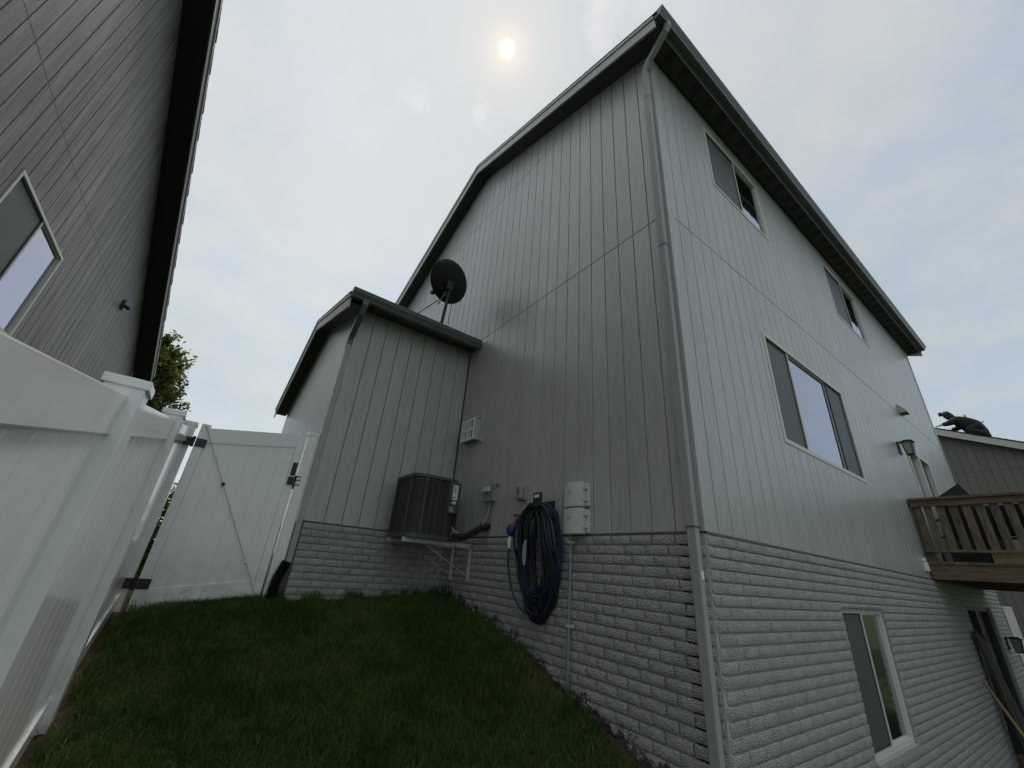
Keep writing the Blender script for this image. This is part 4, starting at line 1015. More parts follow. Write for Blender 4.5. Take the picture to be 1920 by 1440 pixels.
def patio_chair(x, y, rz, label, tilt=0.0):
    t = empty('patio_chair', (x, y, DZ+.025), label, 'chair', 'black chairs on the deck')
    c, s = math.cos(rz), math.sin(rz)
    def P(a, b, z): return Vector((x+c*a-s*b, y+s*a+c*b, DZ+.026+z))
    def tb(name, pts, r=.014, m_='chair_black'):
        mb = MB(); mb.tube([P(*p) for p in pts], r, 7); return mb.build(name, m_, t, smooth=True)
    for sx in (-.27, .27):
        tb('arm_frame', [(sx, -.30, .0), (sx, -.28, .58), (sx, -.22, .64), (sx, .22, .64), (sx, .26, .60)])
        tb('leg', [(sx, .30, .0), (sx, .24, .42), (sx, .32, .80)])
    mb = MB(); mb.add([P(*p) for p in ((-.26, -.26, .43), (.26, -.26, .43), (.26, .22, .39), (-.26, .22, .39), (-.26, -.26, .405), (.26, -.26, .405), (.26, .22, .365), (-.26, .22, .365))], [(0,1,2,3),(7,6,5,4),(0,4,5,1),(1,5,6,2),(2,6,7,3),(3,7,4,0)]); mb.build('seat', 'chair_black', t)
    mb = MB(); mb.add([P(*p) for p in ((-.26, .22, .40), (.26, .22, .40), (.26, .32, .82), (-.26, .32, .82), (-.26, .245, .40), (.26, .245, .40), (.26, .345, .82), (-.26, .345, .82))], [(0,1,2,3),(7,6,5,4),(0,4,5,1),(1,5,6,2),(2,6,7,3),(3,7,4,0)]); mb.build('backrest', 'chair_black', t)
patio_chair(.42, 6.72, R(200), 'black sling patio chair nearest the house wall behind the railing')
patio_chair(.98, 6.85, R(165), 'black sling patio chair further along behind the deck railing')
def grill():
    t = empty('covered_grill', (.55, 7.75, DZ+.025), 'black covered grill on the deck rising above the railing', 'grill')
    mb = MB(); mb.add([(x, y, z) for x, y, z in ((.10, 7.42, DZ+.03), (.86, 7.42, DZ+.03), (.86, 7.95, DZ+.03), (.10, 7.95, DZ+.03), (.16, 7.46, 1.39), (.47, 7.48, 1.60), (.49, 7.88, 1.58), (.16, 7.88, 1.38), (.56, 7.47, 1.40), (.58, 7.88, 1.38))],
                      [(0, 1, 2, 3), (0, 4, 5, 8, 1), (1, 8, 9, 2), (2, 9, 6, 7, 3), (3, 7, 4, 0), (4, 7, 6, 5), (5, 6, 9, 8)])
    o = mb.build('cover', 'chair_black', t)
    mb = MB(); mb.tube([(.3, 7.46, .95), (.75, 7.46, .93)], .012, 8); mb.build('handle', 'dark_metal', t)
grill()
t = empty('planter_box', (.80, 6.25, DZ+.025), 'low tan tray of dry straw on the deck floor by the railing', 'planter')
mb = MB(); mb.cbox((.68, 6.16, DZ+.027), (1.0, 6.38, DZ+.16), .01); mb.build('tray', 'straw', t)
mb = MB(); mb.box((.70, 6.18, DZ+.1605), (.98, 6.36, DZ+.17)); mb.build('straw_fill', 'soil_clod', t)

# things leaning below the deck
for i, (y0, lean) in enumerate(((7.30, .10), (7.47, .13), (7.62, .09))):
    t = empty('plank', (.30, y0, hz(.3, y0)), ['dark weathered plank leaning on the brick below the deck, nearest the camera', 'dark weathered plank leaning below the deck, middle of three', 'dark weathered plank leaning below the deck, furthest along'][i], 'plank', 'planks leaning below the deck')
    mb = MB(); mb.beam((.24+i*.02, y0, hz(.24, y0)), (.065, y0+.03, -.66-.05*i), .035, .15, up=(0, 1, 0)); mb.build('board', 'dark_wood', t)
t = empty('broom_handle', (.75, 6.1, hz(.75, 6.1)), 'tan wooden pole leaning on the wall below the deck', 'pole')
mb = MB(); mb.tube([(.78, 5.35, hz(.78, 5.35)), (.06, 6.85, -1.29)], .017, 10); mb.build('pole', 'stick', t, smooth=True)

# ================================================================== FENCE AND GATE
FY = -3.235           # post centre line
FSL = -.185           # rise per metre towards -x
POSTS = [1.42, -.47, -2.24, -3.98]
def ftop(x): return .145+(-.40-x)*.1877
def fence():
    t = empty('vinyl_fence', (-.47, FY, hz(-.47, FY)), 'tall white vinyl privacy fence with capped posts climbing the lawn', 'fence')
    for x in POSTS:
        zt = ftop(x)+.035; zb = hz(x, FY)-.15
        mb = MB(); mb.cbox((x-.0635, FY-.0635, zb), (x+.0635, FY+.0635, zt), .006); p = mb.build('post', 'vinyl', t)
        mb = MB(); mb.cbox((x-.072, FY-.072, zt-.012), (x+.072, FY+.072, zt+.025), .004)
        a = [(x+i*.066, FY+j*.066, zt+.0252) for i, j in ((-1,-1),(1,-1),(1,1),(-1,1))]
        mb.add(a+[(x, FY, zt+.045)], [(0,1,4),(1,2,4),(2,3,4),(3,0,4),(3,2,1,0)]); mb.build('cap', 'vinyl', p)
    for xa, xb in zip(POSTS, POSTS[1:]):
        a, b = xa-.05, xb+.05
        za, zb_ = ftop(a), ftop(b)
        def railm(za0, za1, zb0, zb1, hw):
            mb = MB(); bm = bmesh.new()
            vs = [bm.verts.new(q) for q in ((a, FY-hw, za0), (b, FY-hw, zb0), (b, FY-hw, zb1), (a, FY-hw, za1), (a, FY+hw, za0), (b, FY+hw, zb0), (b, FY+hw, zb1), (a, FY+hw, za1))]
            for f in ((0,1,2,3),(7,6,5,4),(0,4,5,1),(1,5,6,2),(2,6,7,3),(3,7,4,0)): bm.faces.new([vs[i] for i in f])
            bmesh.ops.bevel(bm, geom=list(bm.edges), offset=.005, segments=2, affect='EDGES'); return mb.bm(bm)
        railm(za-.155, za, zb_-.155, zb_, .025).build('top_rail', 'vinyl', t)
        ga, gb = hz(a, FY)+.03, hz(b, FY)+.03
        railm(ga, ga+.15, gb, gb+.15, .025).build('bottom_rail', 'vinyl', t)
        # tongue-and-groove boards
        n = 11; w = (a-b)/n
        for i in range(n):
            x0, x1 = a-w*i-.0035, a-w*(i+1)+.0035
            def zz0(x): return hz(x, FY)+.10
            y0, y1 = FY-.011, FY+.011; c = .003
            mb = MB()
            r1 = [(x0, y1-c, zz0(x0)), (x1, y1-c, zz0(x1)), (x1, y1-c, ftop(x1)-.06), (x0, y1-c, ftop(x0)-.06)]
            r2 = [(x0-c, y1, zz0(x0)), (x1+c, y1, zz0(x1)), (x1+c, y1, ftop(x1)-.06), (x0-c, y1, ftop(x0)-.06)]
            r0 = [(p[0], y0, p[2]) for p in r1]
            mb.add(r0+r1+r2, [(3,2,1,0),(8,9,10,11)]+[(i_, (i_+1) % 4, 4+(i_+1) % 4, 4+i_) for i_ in range(4)]+[(4+i_, 4+(i_+1) % 4, 8+(i_+1) % 4, 8+i_) for i_ in range(4)])
            mb.build('board', 'vinyl', t)
        mb = MB(); mb.prism([(a, FY-.009, ga+.1), (b, FY-.009, gb+.1), (b, FY-.009, zb_-.1), (a, FY-.009, za-.1)], (0, .011, 0)); mb.build('panel_core', 'vinyl', t)
    # slots round the rail ends
fence()
GXP = -3.92
def gate():
    t = empty('gate', (GXP, -2.6, hz(GXP, -2.6)), 'white vinyl gate with black hinges and diagonal brace cable beside the house', 'gate')
    hx = .022
    yh, yl = -3.128, -2.075      # hinge and latch edges
    ztop_h, ztop_l = .872, 1.035
    zb_h, zb_l = -.945, -.80
    st = .085
    def bot(y): return zb_h+(zb_l-zb_h)*(y-yh)/(yl-yh)
    def stile(y0, y1, z0, z1):
        mb = MB(); mb.cbox((GXP-hx-.012, y0, z0), (GXP+hx+.012, y1, z1), .005); return mb.build('stile', 'vinyl', t)
    stile(yh, yh+st, zb_h-.01, ztop_h); stile(yl-st, yl, zb_l-.01, ztop_l)
    ytop = lambda y: .825+(1.0-.825)*(y-yh)/(yl-yh)
    def rail(z0f, z1f):
        a, b = yh+st-.002, yl-st+.002
        mb = MB(); mb.add([(GXP-hx, a, z0f(a)), (GXP-hx, b, z0f(b)), (GXP-hx, b, z1f(b)), (GXP-hx, a, z1f(a)), (GXP+hx, a, z0f(a)), (GXP+hx, b, z0f(b)), (GXP+hx, b, z1f(b)), (GXP+hx, a, z1f(a))],
                          [(0,1,2,3),(7,6,5,4),(0,4,5,1),(1,5,6,2),(2,6,7,3),(3,7,4,0)]); mb.build('rail', 'vinyl', t)
    rail(lambda y: ytop(y)-.165, ytop); rail(lambda y: bot(y)+.015, lambda y: bot(y)+.165)
    n = 6; a, b = yh+st, yl-st; w = (b-a)/n
    for i in range(n):
        y0, y1 = a+i*w+.002, a+(i+1)*w-.002
        mb = MB(); c = .003; x1 = GXP+.010
        r1 = [(x1-c, y0, bot(y0)+.12), (x1-c, y1, bot(y1)+.12), (x1-c, y1, ytop(y1)-.12), (x1-c, y0, ytop(y0)-.12)]
        r2 = [(x1, y0+c, r1[0][2]), (x1, y1-c, r1[1][2]), (x1, y1-c, r1[2][2]), (x1, y0+c, r1[3][2])]
        r0 = [(GXP-.01, p[1], p[2]) for p in r1]
        mb.add(r0+r1+r2, [(3,2,1,0),(8,9,10,11)]+[(i_, (i_+1) % 4, 4+(i_+1) % 4, 4+i_) for i_ in range(4)]+[(4+i_, 4+(i_+1) % 4, 8+(i_+1) % 4, 8+i_) for i_ in range(4)])
        mb.build('board', 'vinyl', t)
    mb = MB(); mb.prism([(GXP-.008, a, bot(a)+.1), (GXP-.008, b, bot(b)+.1), (GXP-.008, b, ytop(b)-.1), (GXP-.008, a, ytop(a)-.1)], (.014, 0, 0)); mb.build('panel_core', 'vinyl', t)
    # brace cable
    A = Vector((GXP+hx+.02, yh+.035, .86)); B = Vector((GXP+hx+.02, yl-.055, bot(yl)+.03))
    mb = MB(); mb.tube([A, A.lerp(B, .5), B], .0045, 6); br = mb.build('brace_cable', 'galv', t)
    for u, r_ in ((.36, .018), (.82, .014)):
        bm = bmesh.new(); bmesh.ops.create_uvsphere(bm, u_segments=10, v_segments=8, radius=r_); bmesh.ops.translate(bm, vec=A.lerp(B, u), verts=bm.verts)
        MB().bm(bm).build('turnbuckle', 'black' if u < .5 else 'vinyl', br, smooth=True)
    # hinges
    for z in (.66, -.72):
        mb = MB(); x = GXP+hx+.0125
        mb.cbox((x, yh+.002, z-.045), (x+.012, yh+.10, z+.045), .004); h = mb.build('hinge', 'black', t)
        mb = MB(); mb.tube([(x+.012, yh-.02, z-.055), (x+.012, yh-.02, z+.055)], .016, 10); mb.build('hinge_knuckle', 'black', h, smooth=True)
        mb = MB(); mb.cbox((x-.002, yh-.125, z-.045), (x+.008, yh-.036, z+.045), .004); mb.build('hinge_leaf', 'black', h)
    # latch
    x = GXP+hx+.0125; z = .40
    mb = MB(); mb.cbox((x, yl-.07, z-.02), (x+.03, yl-.005, z+.07), .006); l_ = mb.build('latch', 'black', t)
    mb = MB(); mb.cbox((x, yl-.06, z+.09), (x+.03, yl-.01, z+.24), .010); mb.build('latch_handle', 'black', l_)
    mb = MB()
    for k in (-.02, .035, .075): mb.beam((x+.015, yl-.006, z+k), (x+.02, yl+.07, z+k+.01), .012, .012)
    mb.build('latch_bar', 'black', l_)
    mb = MB(); mb.box((x-.03, yl+.005, z-.06), (x-.018, yl+.03, z+.10)); mb.build('strike', 'black', l_)
gate()
t = empty('gate_post', (-3.93, -1.995, hz(-3.93, -1.99)), 'white vinyl post with flat cap between the gate and the house downspout', 'post')
mb = MB(); mb.cbox((-3.99, -2.055, hz(-3.93, -2)-.1), (-3.865, -1.935, 1.02), .012); mb.build('post_body', 'vinyl', t)
mb = MB(); mb.cbox((-3.996, -2.061, 1.0), (-3.859, -1.930, 1.045), .008); mb.build('cap', 'vinyl', t)

# ================================================================== NEIGHBOUR ON THE LEFT
NYW = -5.15
nb = empty('house', (-8, NYW, hz(-8, NYW)), 'dark taupe neighbouring house with steep black eave beyond the white fence', 'house')
nfr = Frame((0, NYW), (-1, 0), (0, 1))
def n_under(s): return 6.30-.411*(s-3.61)
NW = (3.33, 4.93, 1.55, 2.71)
nw_ = backing('gable_wall', nfr, -1.5, 10.95, -2.5, 3.0, [NW], 'n_back', nb, gable=[(-1.5, 3.0), (10.95, 3.0), (10.95, 3.28), (-1.5, n_under(-1.5)+.02)])
siding(nfr, -1.5, 10.95, [(-2.4, 3.345), (3.353, 9)], lambda s: n_under(s)+.02, [NW], 'n_siding', nw_, off=2.02, T=.010, gap=.010)
mb = MB(); nfr.box(mb, -1.4, 10.6, 3.343, 3.355, 0, .0085); mb.build('seam_flashing', 'fascia_dark', nw_)
window(nfr, *NW, nw_, [(0, .5, 'screen'), (.5, 1, 'glass')], fw=.038)
def n_roof():
    ry0, ry1 = NYW-8, -4.80
    zt = lambda s: n_under(s)+.26
    mb = MB(); mb.prism([(1.6, ry1, zt(-1.6)), (-11.28, ry1, zt(11.28)), (-11.28, ry1, zt(11.28)-.04), (1.6, ry1, zt(-1.6)-.04)], (0, ry0-ry1, 0)); r = mb.build('roof', 'n_back', nb)
    mb = MB()
    n = 90
    for k in range(n):
        s0, s1 = -1.6+(12.9)*k/n, -1.6+12.9*(k+1)/n+.012
        dy = .02+.012*((k*37) % 7)/7
        mb.prism([(-s0, ry1+dy, zt(s0)+.004), (-s1, ry1+dy, zt(s1)+.013), (-s1, ry1+dy, zt(s1)+.003), (-s0, ry1+dy, zt(s0)+.001)], (0, -2.0, 0))
    o = mb.build('shingles', 'n_shingle', r); o['kind'] = 'stuff'
    mb = MB(); mb.prism([(1.6, ry1+.001, zt(-1.6)-.041), (-11.27, ry1+.001, zt(11.27)-.041), (-11.27, ry1+.001, zt(11.27)-.23), (1.6, ry1+.001, zt(-1.6)-.23)], (0, -.022, 0)); f = mb.build('rake_fascia', 'fascia_dark', r)
    mb = MB(); mb.prism([(1.6, ry1+.018, zt(-1.6)-.004), (-11.27, ry1+.018, zt(11.27)-.004), (-11.27, ry1+.018, zt(11.27)-.055), (1.6, ry1+.018, zt(-1.6)-.055)], (0, -.016, 0)); mb.build('rake_trim', 'fascia', f)
    mb = MB(); mb.prism([(1.6, ry1-.024, zt(-1.6)-.22), (-11.26, ry1-.024, zt(11.26)-.22), (-11.26, ry1-.024, zt(11.26)-.232), (1.6, ry1-.024, zt(-1.6)-.232)], (0, NYW-ry1+.036, 0)); mb.build('rake_soffit', 'n_soffit', r)
    mb = MB(); mb.box((-11.29, NYW-8, zt(11.28)-.23), (-11.27, ry1-.02, zt(11.28)-.02)); mb.build('eave_fascia', 'fascia', r)
n_roof()
mb = MB(); mb.box((-10.95, NYW-8, -1.5), (-10.85, NYW-.12, 3.2)); mb.build('west_wall', 'n_siding', nb)
t = nb
mb = MB(); nfr.cbox(mb, 7.70, 7.80, 3.44, 3.62, .0102, .05, .01); mb.build('camera_mount', 'dark_metal', nb)
mb = MB(); mb.tube([nfr.p(7.75, 3.52, .05), nfr.p(7.78, 3.50, .13)], .035, 10); mb.build('camera_head', 'dark_metal', nb, smooth=True)

# ================================================================== HOUSE TO THE NORTH AND THE ROOFER
NHY = 17.5
nh = empty('house', (-1.0, NHY, -2.4), 'brown neighbouring house behind the deck with a roofer on its roof', 'house')
e0, e1 = at(1757, 803, 1, NHY-.30), at(1920, 829, 1, NHY-.30)
nsl = (e0.z-e1.z)/(e1.x-e0.x)
def nh_top(x): return e0.z-nsl*(x-e0.x)
XR = -5.5
nhf = Frame((0, NHY), (1, 0), (0, -1))
hw = backing('gable_wall', nhf, XR, 3.4, -3.2, 2.6, [], 'n_back', nh, gable=[(XR, 2.6), (3.4, 2.6), (3.4, nh_top(3.4)-.2), (XR, nh_top(XR)-.2)])
M['nh_siding'] = mat('brown taupe siding', (.150, .135, .118), .6, .08, 3, .4, 26, (1, 1, .1), objvar=.03)
siding(nhf, -1.2, 3.4, [(-2.6, .745), (.753, 3.80), (3.808, 9)], lambda s: nh_top(s)-.2, [], 'nh_siding', hw, off=0.0)
mb = MB(); mb.prism([(XR, NHY-.3, nh_top(XR)), (3.8, NHY-.3, nh_top(3.8)), (3.8, NHY-.3, nh_top(3.8)-.04), (XR, NHY-.3, nh_top(XR)-.04)], (0, 9, 0)); r = mb.build('roof', 'n_back', nh)
mb = MB(); n = 66
for k in range(n):
    x0, x1 = XR+9.3*k/n, XR+9.3*(k+1)/n+.012
    mb.prism([(x0, NHY-.33, nh_top(x0)+.003), (x1, NHY-.33, nh_top(x1)+.014), (x1, NHY-.33, nh_top(x1)+.004), (x0, NHY-.33, nh_top(x0)+.001)], (0, 9, 0))
o = mb.build('shingles', 'n_shingle', r); o['kind'] = 'stuff'
mb = MB(); mb.prism([(XR, NHY-.302, nh_top(XR)-.042), (3.8, NHY-.302, nh_top(3.8)-.042), (3.8, NHY-.302, nh_top(3.8)-.26), (XR, NHY-.302, nh_top(XR)-.26)], (0, .022, 0)); mb.build('rake_fascia', 'fascia', r)
mb = MB(); mb.prism([(XR, NHY-.279, nh_top(XR)-.24), (3.8, NHY-.279, nh_top(3.8)-.24), (3.8, NHY-.279, nh_top(3.8)-.25), (XR, NHY-.279, nh_top(XR)-.25)], (0, .268, 0)); mb.build('rake_soffit', 'n_back', r)
# white fence seen below the deck
t = empty('fence_post', (-.05, 12.6, hz(0, 12.6)), 'white vinyl fence post standing past the far brick corner', 'post')
mb = MB(); p0 = at(1884, 1140, 1, 12.6)
mb.cbox((p0.x-.03, 12.55, -3.0), (p0.x+.10, 12.68, p0.z), .006); mb.build('post_body', 'vinyl', t)
mb = MB(); mb.cbox((p0.x-.036, 12.544, p0.z-.01), (p0.x+.106, 12.686, p0.z+.03), .006); mb.build('cap', 'vinyl', t)

def person():
    PY = NHY-.12
    def P(px, py, dy=0.0):
        v = at(px, py, 1, PY); v.y += dy; return v
    t = empty('person', P(1815, 812), 'person in black work clothes and white cap crouching on hands and knees on the roof', 'person')
    def skin(name, chain, edges, rad, m_, parent, sub=2, grow=1.0):
        me = bpy.data.meshes.new(name); me.from_pydata([tuple(c) for c in chain], edges, [])
        me.materials.append(M[m_]); o = bpy.data.objects.new(name, me); COL.objects.link(o); attach(o, parent)
        bm = bmesh.new(); bm.from_mesh(me); lay = bm.verts.layers.skin.verify()
        for v, r_ in zip(bm.verts, rad):
            v[lay].radius = (r_*grow, r_*grow)
            v[lay].use_root = (v.index == 0)
        bm.to_mesh(me); bm.free()
        o.modifiers.new('skin', 'SKIN').use_smooth_shade = True
        s_ = o.modifiers.new('sub', 'SUBSURF'); s_.levels = sub; s_.render_levels = sub
        return o
    hz_ = lambda x: nh_top(x)+.02
    def on_roof(px, dy, up_=.05):
        v = P(px, 800, dy); v.z = hz_(v.x)+up_; return v
    pelvis, waist, chest, neck = P(1833, 803), P(1818, 797), P(1802, 792), P(1787, 786)
    hd0, hd1 = P(1778, 780), P(1771, 776)
    V = [pelvis, waist, chest, neck]; rad = [.185, .17, .175, .085]; E = [(0, 1), (1, 2), (2, 3)]
    V += [hd0, hd1]; rad += [.085, .10]; E += [(3, 4), (4, 5)]
    for dy in (-.19, .19):
        sh = P(1793, 790, dy); el = P(1783, 797, dy*1.25) if dy < 0 else P(1797, 800, dy*1.2)
        wr = P(1768, 799, dy*.9) if dy < 0 else P(1781, 804, dy*.9)
        wr.z = max(wr.z, hz_(wr.x)+.05)
        i = len(V); V += [sh, el, wr]; rad += [.10, .066, .045]; E += [(2, i), (i, i+1), (i+1, i+2)]
        hip = P(1834, 802, dy*.6); kn = on_roof(1812 if dy < 0 else 1822, dy*.95, .10); an = on_roof(1843 if dy < 0 else 1845, dy*.8, .075); toe = an+Vector((.05, 0, -.05))
        i = len(V); V += [hip, kn, an, toe]; rad += [.145, .10, .075, .05]; E += [(0, i), (i, i+1), (i+1, i+2), (i+2, i+3)]
    body = skin('body', V, E, rad, 'cloth', t, grow=1.5)
    # skin: face and hands
    face = skin('face', [hd0+Vector((-.02, -.015, -.02)), hd1+Vector((-.045, -.01, -.035))], [(0, 1)], [.078, .07], 'skin', t)
    for dy in (-.17, .17):
        wr = P(1768, 799, dy*.9) if dy < 0 else P(1780, 804, dy*.9)
        wr.z = max(wr.z, hz_(wr.x)+.045)
        pv = [wr, wr+Vector((-.06, 0, -.012))]; pe = [(0, 1)]; pr = [.03, .036]
        for k in range(5):
            a = pv[1] if k else pv[0]
            ln = (.05, .075, .085, .08, .06)[k]; off = (-.045, -.027, -.009, .01, .028)[k]
            i = len(pv)
            pv += [a+Vector((-.03, off, -.006)), a+Vector((-.03-ln*.55, off*1.2, -.012)), a+Vector((-.03-ln, off*1.25, -.028))]
            pr += [.011, .010, .008]; pe += [(1 if k else 0, i), (i, i+1), (i+1, i+2)]
        skin('hand', pv, pe, pr, 'skin', t, 1)
    # cap, visor, belt, tool
    bm = bmesh.new(); bmesh.ops.create_uvsphere(bm, u_segments=14, v_segments=10, radius=.108)
    bmesh.ops.delete(bm, geom=[v for v in bm.verts if v.co.z < -.02], context='VERTS')
    ax = (hd1-hd0).normalized()
    bmesh.ops.rotate(bm, matrix=Matrix.Rotation(R(-14), 3, 'Y'), verts=bm.verts); bmesh.ops.translate(bm, vec=hd1+Vector((.015, 0, .02)), verts=bm.verts)
    cp = MB().bm(bm).build('cap', 'cap_white', t, smooth=True)
    mb = MB(); c = hd1+Vector((-.07, 0, .0)); mb.cbox(c+Vector((-.09, -.075, -.06)), c+Vector((.03, .075, .055)), .02); mb.build('face_mask', 'cloth', t)
    mb = MB(); pts = []
    ctr = P(1812, 788)
    ring = [ctr+Vector((.03*math.cos(a)*0+.02*math.sin(a)*0, .225*math.cos(a), .20*math.sin(a))) for a in [2*math.pi*k/16 for k in range(16)]]
    mb.sweep(ring, RECT(.012, .05), up=(1, 0, 0), closed=True); bl = mb.build('tool_belt', 'yellow', t)
    mb = MB(); mb.tube([P(1838, 800, -.17), P(1846, 792, -.19)], .014, 8); mb.build('hammer_handle', 'dark_wood', t)
    mb = MB(); mb.cbox(P(1827, 804, -.17)+Vector((-.06, -.03, -.06)), P(1827, 804, -.17)+Vector((.07, .03, .09)), .02); mb.build('tool_pouch', 'cloth', t)
person()

# ================================================================== VEGETATION
def patch(x, y):
    return np.clip(.5+.32*np.sin(1.9*x+1.3*np.sin(2.3*y+.7))*np.sin(2.2*y+1.1*np.sin(1.7*x))+.22*np.sin(5.1*x+2.2*np.sin(3.7*y))*np.sin(4.3*y+1.9*np.sin(4.9*x))+.16*np.sin(13*x+3*np.sin(9*y))*np.sin(11*y+2*np.sin(12*x)), 0, 1)
def blades(n, xy, hmin, hmax, wdt, lean, tone_fn):
    x, y = xy[:, 0], xy[:, 1]; z = height(x, y); n = len(x)
    a = rng.uniform(0, 2*np.pi, n); h = rng.uniform(hmin, hmax, n)*(.60+.75*patch(x*1.7+3, y*1.7)); w = wdt*rng.uniform(.6, 1.3, n)
    la = rng.uniform(0, 2*np.pi, n); lm = lean*h*rng.uniform(.2, 1.4, n)
    dx, dy = np.cos(a)*w, np.sin(a)*w; lx, ly = np.cos(la)*lm, np.sin(la)*lm
    v = np.empty((n, 5, 3))
    v[:, 0] = np.stack([x-dx, y-dy, z-.004], 1); v[:, 1] = np.stack([x+dx, y+dy, z-.004], 1)
    v[:, 2] = np.stack([x+dx*.8+lx*.35, y+dy*.8+ly*.35, z+h*.6], 1); v[:, 3] = np.stack([x-dx*.8+lx*.35, y-dy*.8+ly*.35, z+h*.6], 1)
    v[:, 4] = np.stack([x+lx, y+ly, z+h*np.sqrt(np.clip(1-(lm/h*.6)**2, .2, 1))], 1)
    me = bpy.data.meshes.new('grass')
    me.vertices.add(n*5); me.vertices.foreach_set('co', v.ravel())
    base = np.arange(n)*5
    loops = np.empty((n, 7), int); loops[:, 0:4] = base[:, None]+np.array([0, 1, 2, 3]); loops[:, 4:7] = base[:, None]+np.array([3, 2, 4])
    me.loops.add(n*7); me.loops.foreach_set('vertex_index', loops.ravel())
    st = np.empty((n, 2), int); st[:, 0] = np.arange(n)*7; st[:, 1] = st[:, 0]+4
    me.polygons.add(n*2); me.polygons.foreach_set('loop_start', st.ravel())
    me.update(calc_edges=True)
    at_ = me.attributes.new('tone', 'FLOAT', 'POINT'); tn = np.repeat(tone_fn(x, y, n), 5); at_.data.foreach_set('value', tn.astype(np.float32))
    return me
def lawn():
    n = 330000
    x = -4.9+ (5.9)*rng.random(n)**.9; y = -3.3+3.3*rng.random(n)
    d_wall = np.where(x < -3.8, 9, -y); d_wall = np.minimum(d_wall, np.where((y > YE-.0), x-XE, 9)); d_f = y-(FY+.02)
    wob = .06*np.sin(x*3.1+1)+.05*np.sin(x*7.7)+.05*np.sin(y*5.3)
    wall_edge = .25+wob+.22*np.exp(-((x+3.6)/.7)**2)*np.exp(-(y/1.0)**2)
    keep = ((d_wall > wall_edge*rng.uniform(.3, 1.3, n)) & (d_f > (.13+.8*wob)*rng.uniform(.3, 1.5, n)))
    keep &= ~((x < XE) & (y > YE-.03))
    clump = .5+.5*np.sin(x*2.3+1.7*np.sin(y*1.9))*np.sin(y*2.9+1.3*np.sin(x*2.1))
    keep &= rng.random(n) < (.55+.45*clump)
    xy = np.stack([x, y], 1)[keep]
    tone = lambda x, y, k: np.clip(rng.normal(.12, .15, k)+.62*patch(x, y)+.5*(rng.random(k) < .04+.22*np.clip(patch(x+5, y-2)-.55, 0, 1)*2), 0, 1.3)
    me = blades(len(xy), xy, .035, .095, .0024, .95, tone); me.materials.append(M['grass'])
    o = bpy.data.objects.new('grass', me); COL.objects.link(o); tag(o, 'short dark green lawn grass on the slope beside the house', 'grass', kind='stuff')
    n = 16000    # longer untrimmed tufts and dry blades along the walls and fence
    u = rng.random(n); side = rng.integers(0, 3, n)
    x = np.where(side == 0, -3.75+3.9*u, np.where(side == 1, -3.9+4.4*u, XE+.04+.16*rng.random(n)))
    y = np.where(side == 0, -.06-.24*rng.random(n)**1.3, np.where(side == 1, FY+.07+.16*rng.random(n), -1.8+1.75*u))
    tuft = np.sin(x*9+2*np.sin(y*7))+np.sin(x*23+y*17)
    keep = tuft > rng.uniform(.1, 2.0, n)
    xy = np.stack([x, y], 1)[keep]
    me = blades(len(xy), xy, .06, .15, .0024, .9, lambda x, y, k: np.clip(rng.normal(.55, .3, k), 0, 1.3)); me.materials.append(M['grass'])
    o = bpy.data.objects.new('grass', me); COL.objects.link(o); tag(o, 'longer untrimmed grass tufts along the foot of the walls and fence', 'grass', kind='stuff')
    n = 60000    # coarser grass further out
    x = rng.uniform(-14, 10, n); y = rng.uniform(-9, 16, n)
    keep = ~((x > -9.5) & (x < .1) & (y > YE-.3)) & ~((x > -5) & (x < 1) & (y > -3.4) & (y < 0)) & ~((x > -11) & (y < NYW+.1))
    xy = np.stack([x, y], 1)[keep]
    me = blades(len(xy), xy, .05, .11, .006, .7, tone); me.materials.append(M['grass'])
    o = bpy.data.objects.new('grass', me); COL.objects.link(o); tag(o, 'rough grass of the yards around the houses', 'grass', kind='stuff')
lawn()
def leaf_mesh(name, pts, nor, size, tones, m_, parent):
    n = len(pts); v = np.empty((n, 4, 3))
    r1 = rng.normal(size=(n, 3)); r1 -= nor*np.sum(r1*nor, 1)[:, None]; r1 /= np.linalg.norm(r1, axis=1)[:, None]
    r2 = np.cross(nor, r1); s = size*rng.uniform(.6, 1.3, n)[:, None]
    v[:, 0] = pts-r1*s; v[:, 1] = pts+r2*s*.5+nor*s*.15; v[:, 2] = pts+r1*s; v[:, 3] = pts-r2*s*.5+nor*s*.15
    me = bpy.data.meshes.new(name); me.from_pydata(v.reshape(-1, 3).tolist(), [], [(4*i, 4*i+1, 4*i+2, 4*i+3) for i in range(n)])
    a = me.attributes.new('tone', 'FLOAT', 'POINT'); a.data.foreach_set('value', np.repeat(tones, 4).astype(np.float32))
    me.materials.append(M[m_]); o = bpy.data.objects.new(name, me); COL.objects.link(o); attach(o, parent); return o
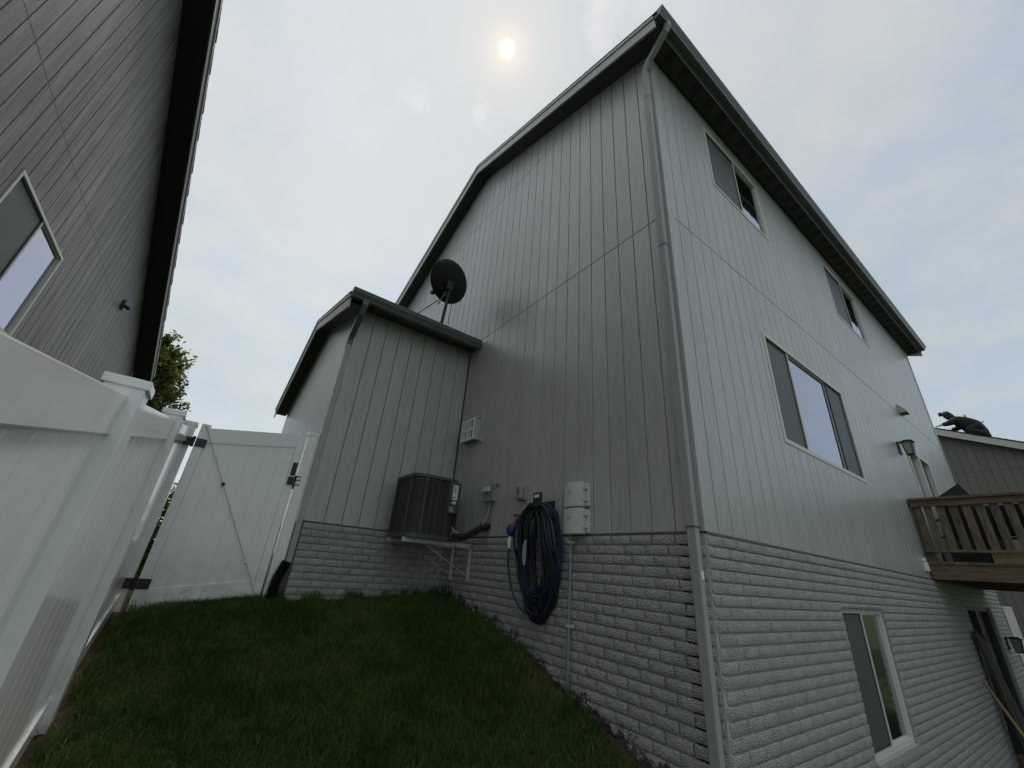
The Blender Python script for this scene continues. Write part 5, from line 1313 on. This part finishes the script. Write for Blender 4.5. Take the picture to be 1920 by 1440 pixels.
def tree():
    bx, by = -13.0, -5.28; bz = hz(bx, by)
    t = empty('tree', (bx, by, bz), 'small leafy tree behind the gate at the end of the dark eave', 'tree')
    mb = MB(); mb.tube([(bx, by, bz-.1), (bx+.05, by+.02, 1.0), (bx-.02, by+.05, 2.4), (bx+.02, by, 3.6), (bx, by+.02, 5.0)], lambda i: (.11, .09, .07, .045, .015)[i], 9); mb.build('trunk', 'bark', t, smooth=True)
    P_, T_ = [], []
    limbs = MB()
    for k in range(64):
        z0 = 1.6+3.1*(k/64); a = k*2.4; ln = (1.08*(1-abs(z0-2.7)/3.2)+.15)*random.uniform(.75, 1.15)
        tip = Vector((bx+math.cos(a)*ln, by+math.sin(a)*ln, z0+.45*ln+random.uniform(-.1, .25)))
        root = Vector((bx, by, z0)); mid = root.lerp(tip, .55)+Vector((0, 0, .06))
        limbs.tube([root, mid, tip], lambda i: (.022, .014, .005)[i], 6)
        for q in range(9):
            u = random.uniform(.3, 1.02); c = root.lerp(tip, u)+Vector((random.gauss(0, .08), random.gauss(0, .08), random.gauss(0, .07)))
            m_ = 26
            P_.append(np.array(c)+rng.normal(scale=.085, size=(m_, 3))); T_.append(np.full(m_, random.uniform(.1, .9))+rng.normal(scale=.12, size=m_))
    limbs.build('limbs', 'bark', t, smooth=True)
    P_ = np.concatenate(P_); T_ = np.clip(np.concatenate(T_), 0, 1)
    nor = rng.normal(size=P_.shape); nor[:, 2] = np.abs(nor[:, 2])+.3; nor /= np.linalg.norm(nor, axis=1)[:, None]
    o = leaf_mesh('crown', P_, nor, .068, T_, 'leaf', t)
tree()
# dry weeds along the foot of the brick
for i, (x, s) in enumerate(((-3.30, .6), (-2.66, .7), (-2.38, .75), (-2.02, .7), (-1.60, .5), (-1.10, .6), (-.86, .5))):
    y = -.09; z = hz(x, y)
    where = ['in the inside corner under the bracket', 'left of the coiled hose', 'just left of the hose loops', 'under the hose loops', 'right of the hose loops', 'right of the conduit foot', 'near the corner downspout'][i]
    t = empty('weed', (x, y, z), 'small dry brown weed at the brick foot '+where, 'weed', 'weeds along the wall')
    mb = MB(); P_ = []
    for k in range(9):
        a = random.uniform(0, 6.28); h = s*random.uniform(.06, .2); tip = Vector((x+math.cos(a)*.09*s, min(-.035, y+math.sin(a)*.06*s), z+h)); md = Vector((x, y, z)).lerp(tip, .5)+Vector((random.gauss(0, .015), 0, .02))
        mb.tube([(x+random.gauss(0, .02), y, z-.02), md, tip], .0022, 4)
        for q in range(5): P_.append(np.array(md.lerp(tip, random.random()))+rng.normal(scale=.014, size=3)*np.array([1, .5, 1]))
    mb.build('stems', 'soil_clod', t)
    P_ = np.array(P_); nor = rng.normal(size=P_.shape); nor /= np.linalg.norm(nor, axis=1)[:, None]
    leaf_mesh('leaves', P_, nor, .014, rng.random(len(P_)), 'weed', t)

def bush():
    bx = -8.2; c = at(318, 960, 0, bx); top = at(326, 900, 0, bx).z
    t = empty('bush', (bx, c.y, hz(bx, c.y)), 'dark green bush glimpsed through the gap beside the gate hinges', 'bush')
    z0 = hz(bx, c.y); n = 2600
    d = rng.normal(size=(n, 3)); d /= np.linalg.norm(d, axis=1)[:, None]
    P_ = np.array([bx, c.y, z0+(top-z0)*.45])+d*np.array([.7, .55, (top-z0)*.55])*rng.uniform(.55, 1.05, (n, 1))
    P_[:, 2] = np.maximum(P_[:, 2], z0+.02)
    leaf_mesh('foliage', P_, d, .05, rng.random(n), 'leaf', t)
    mb = MB()
    for k in range(6):
        a = k*1.05; mb.tube([(bx, c.y, z0-.05), (bx+.2*math.cos(a), c.y+.2*math.sin(a), z0+(top-z0)*.4), (bx+.4*math.cos(a), c.y+.35*math.sin(a), z0+(top-z0)*.8)], .015, 5)
    mb.build('stems', 'bark', t)
bush()
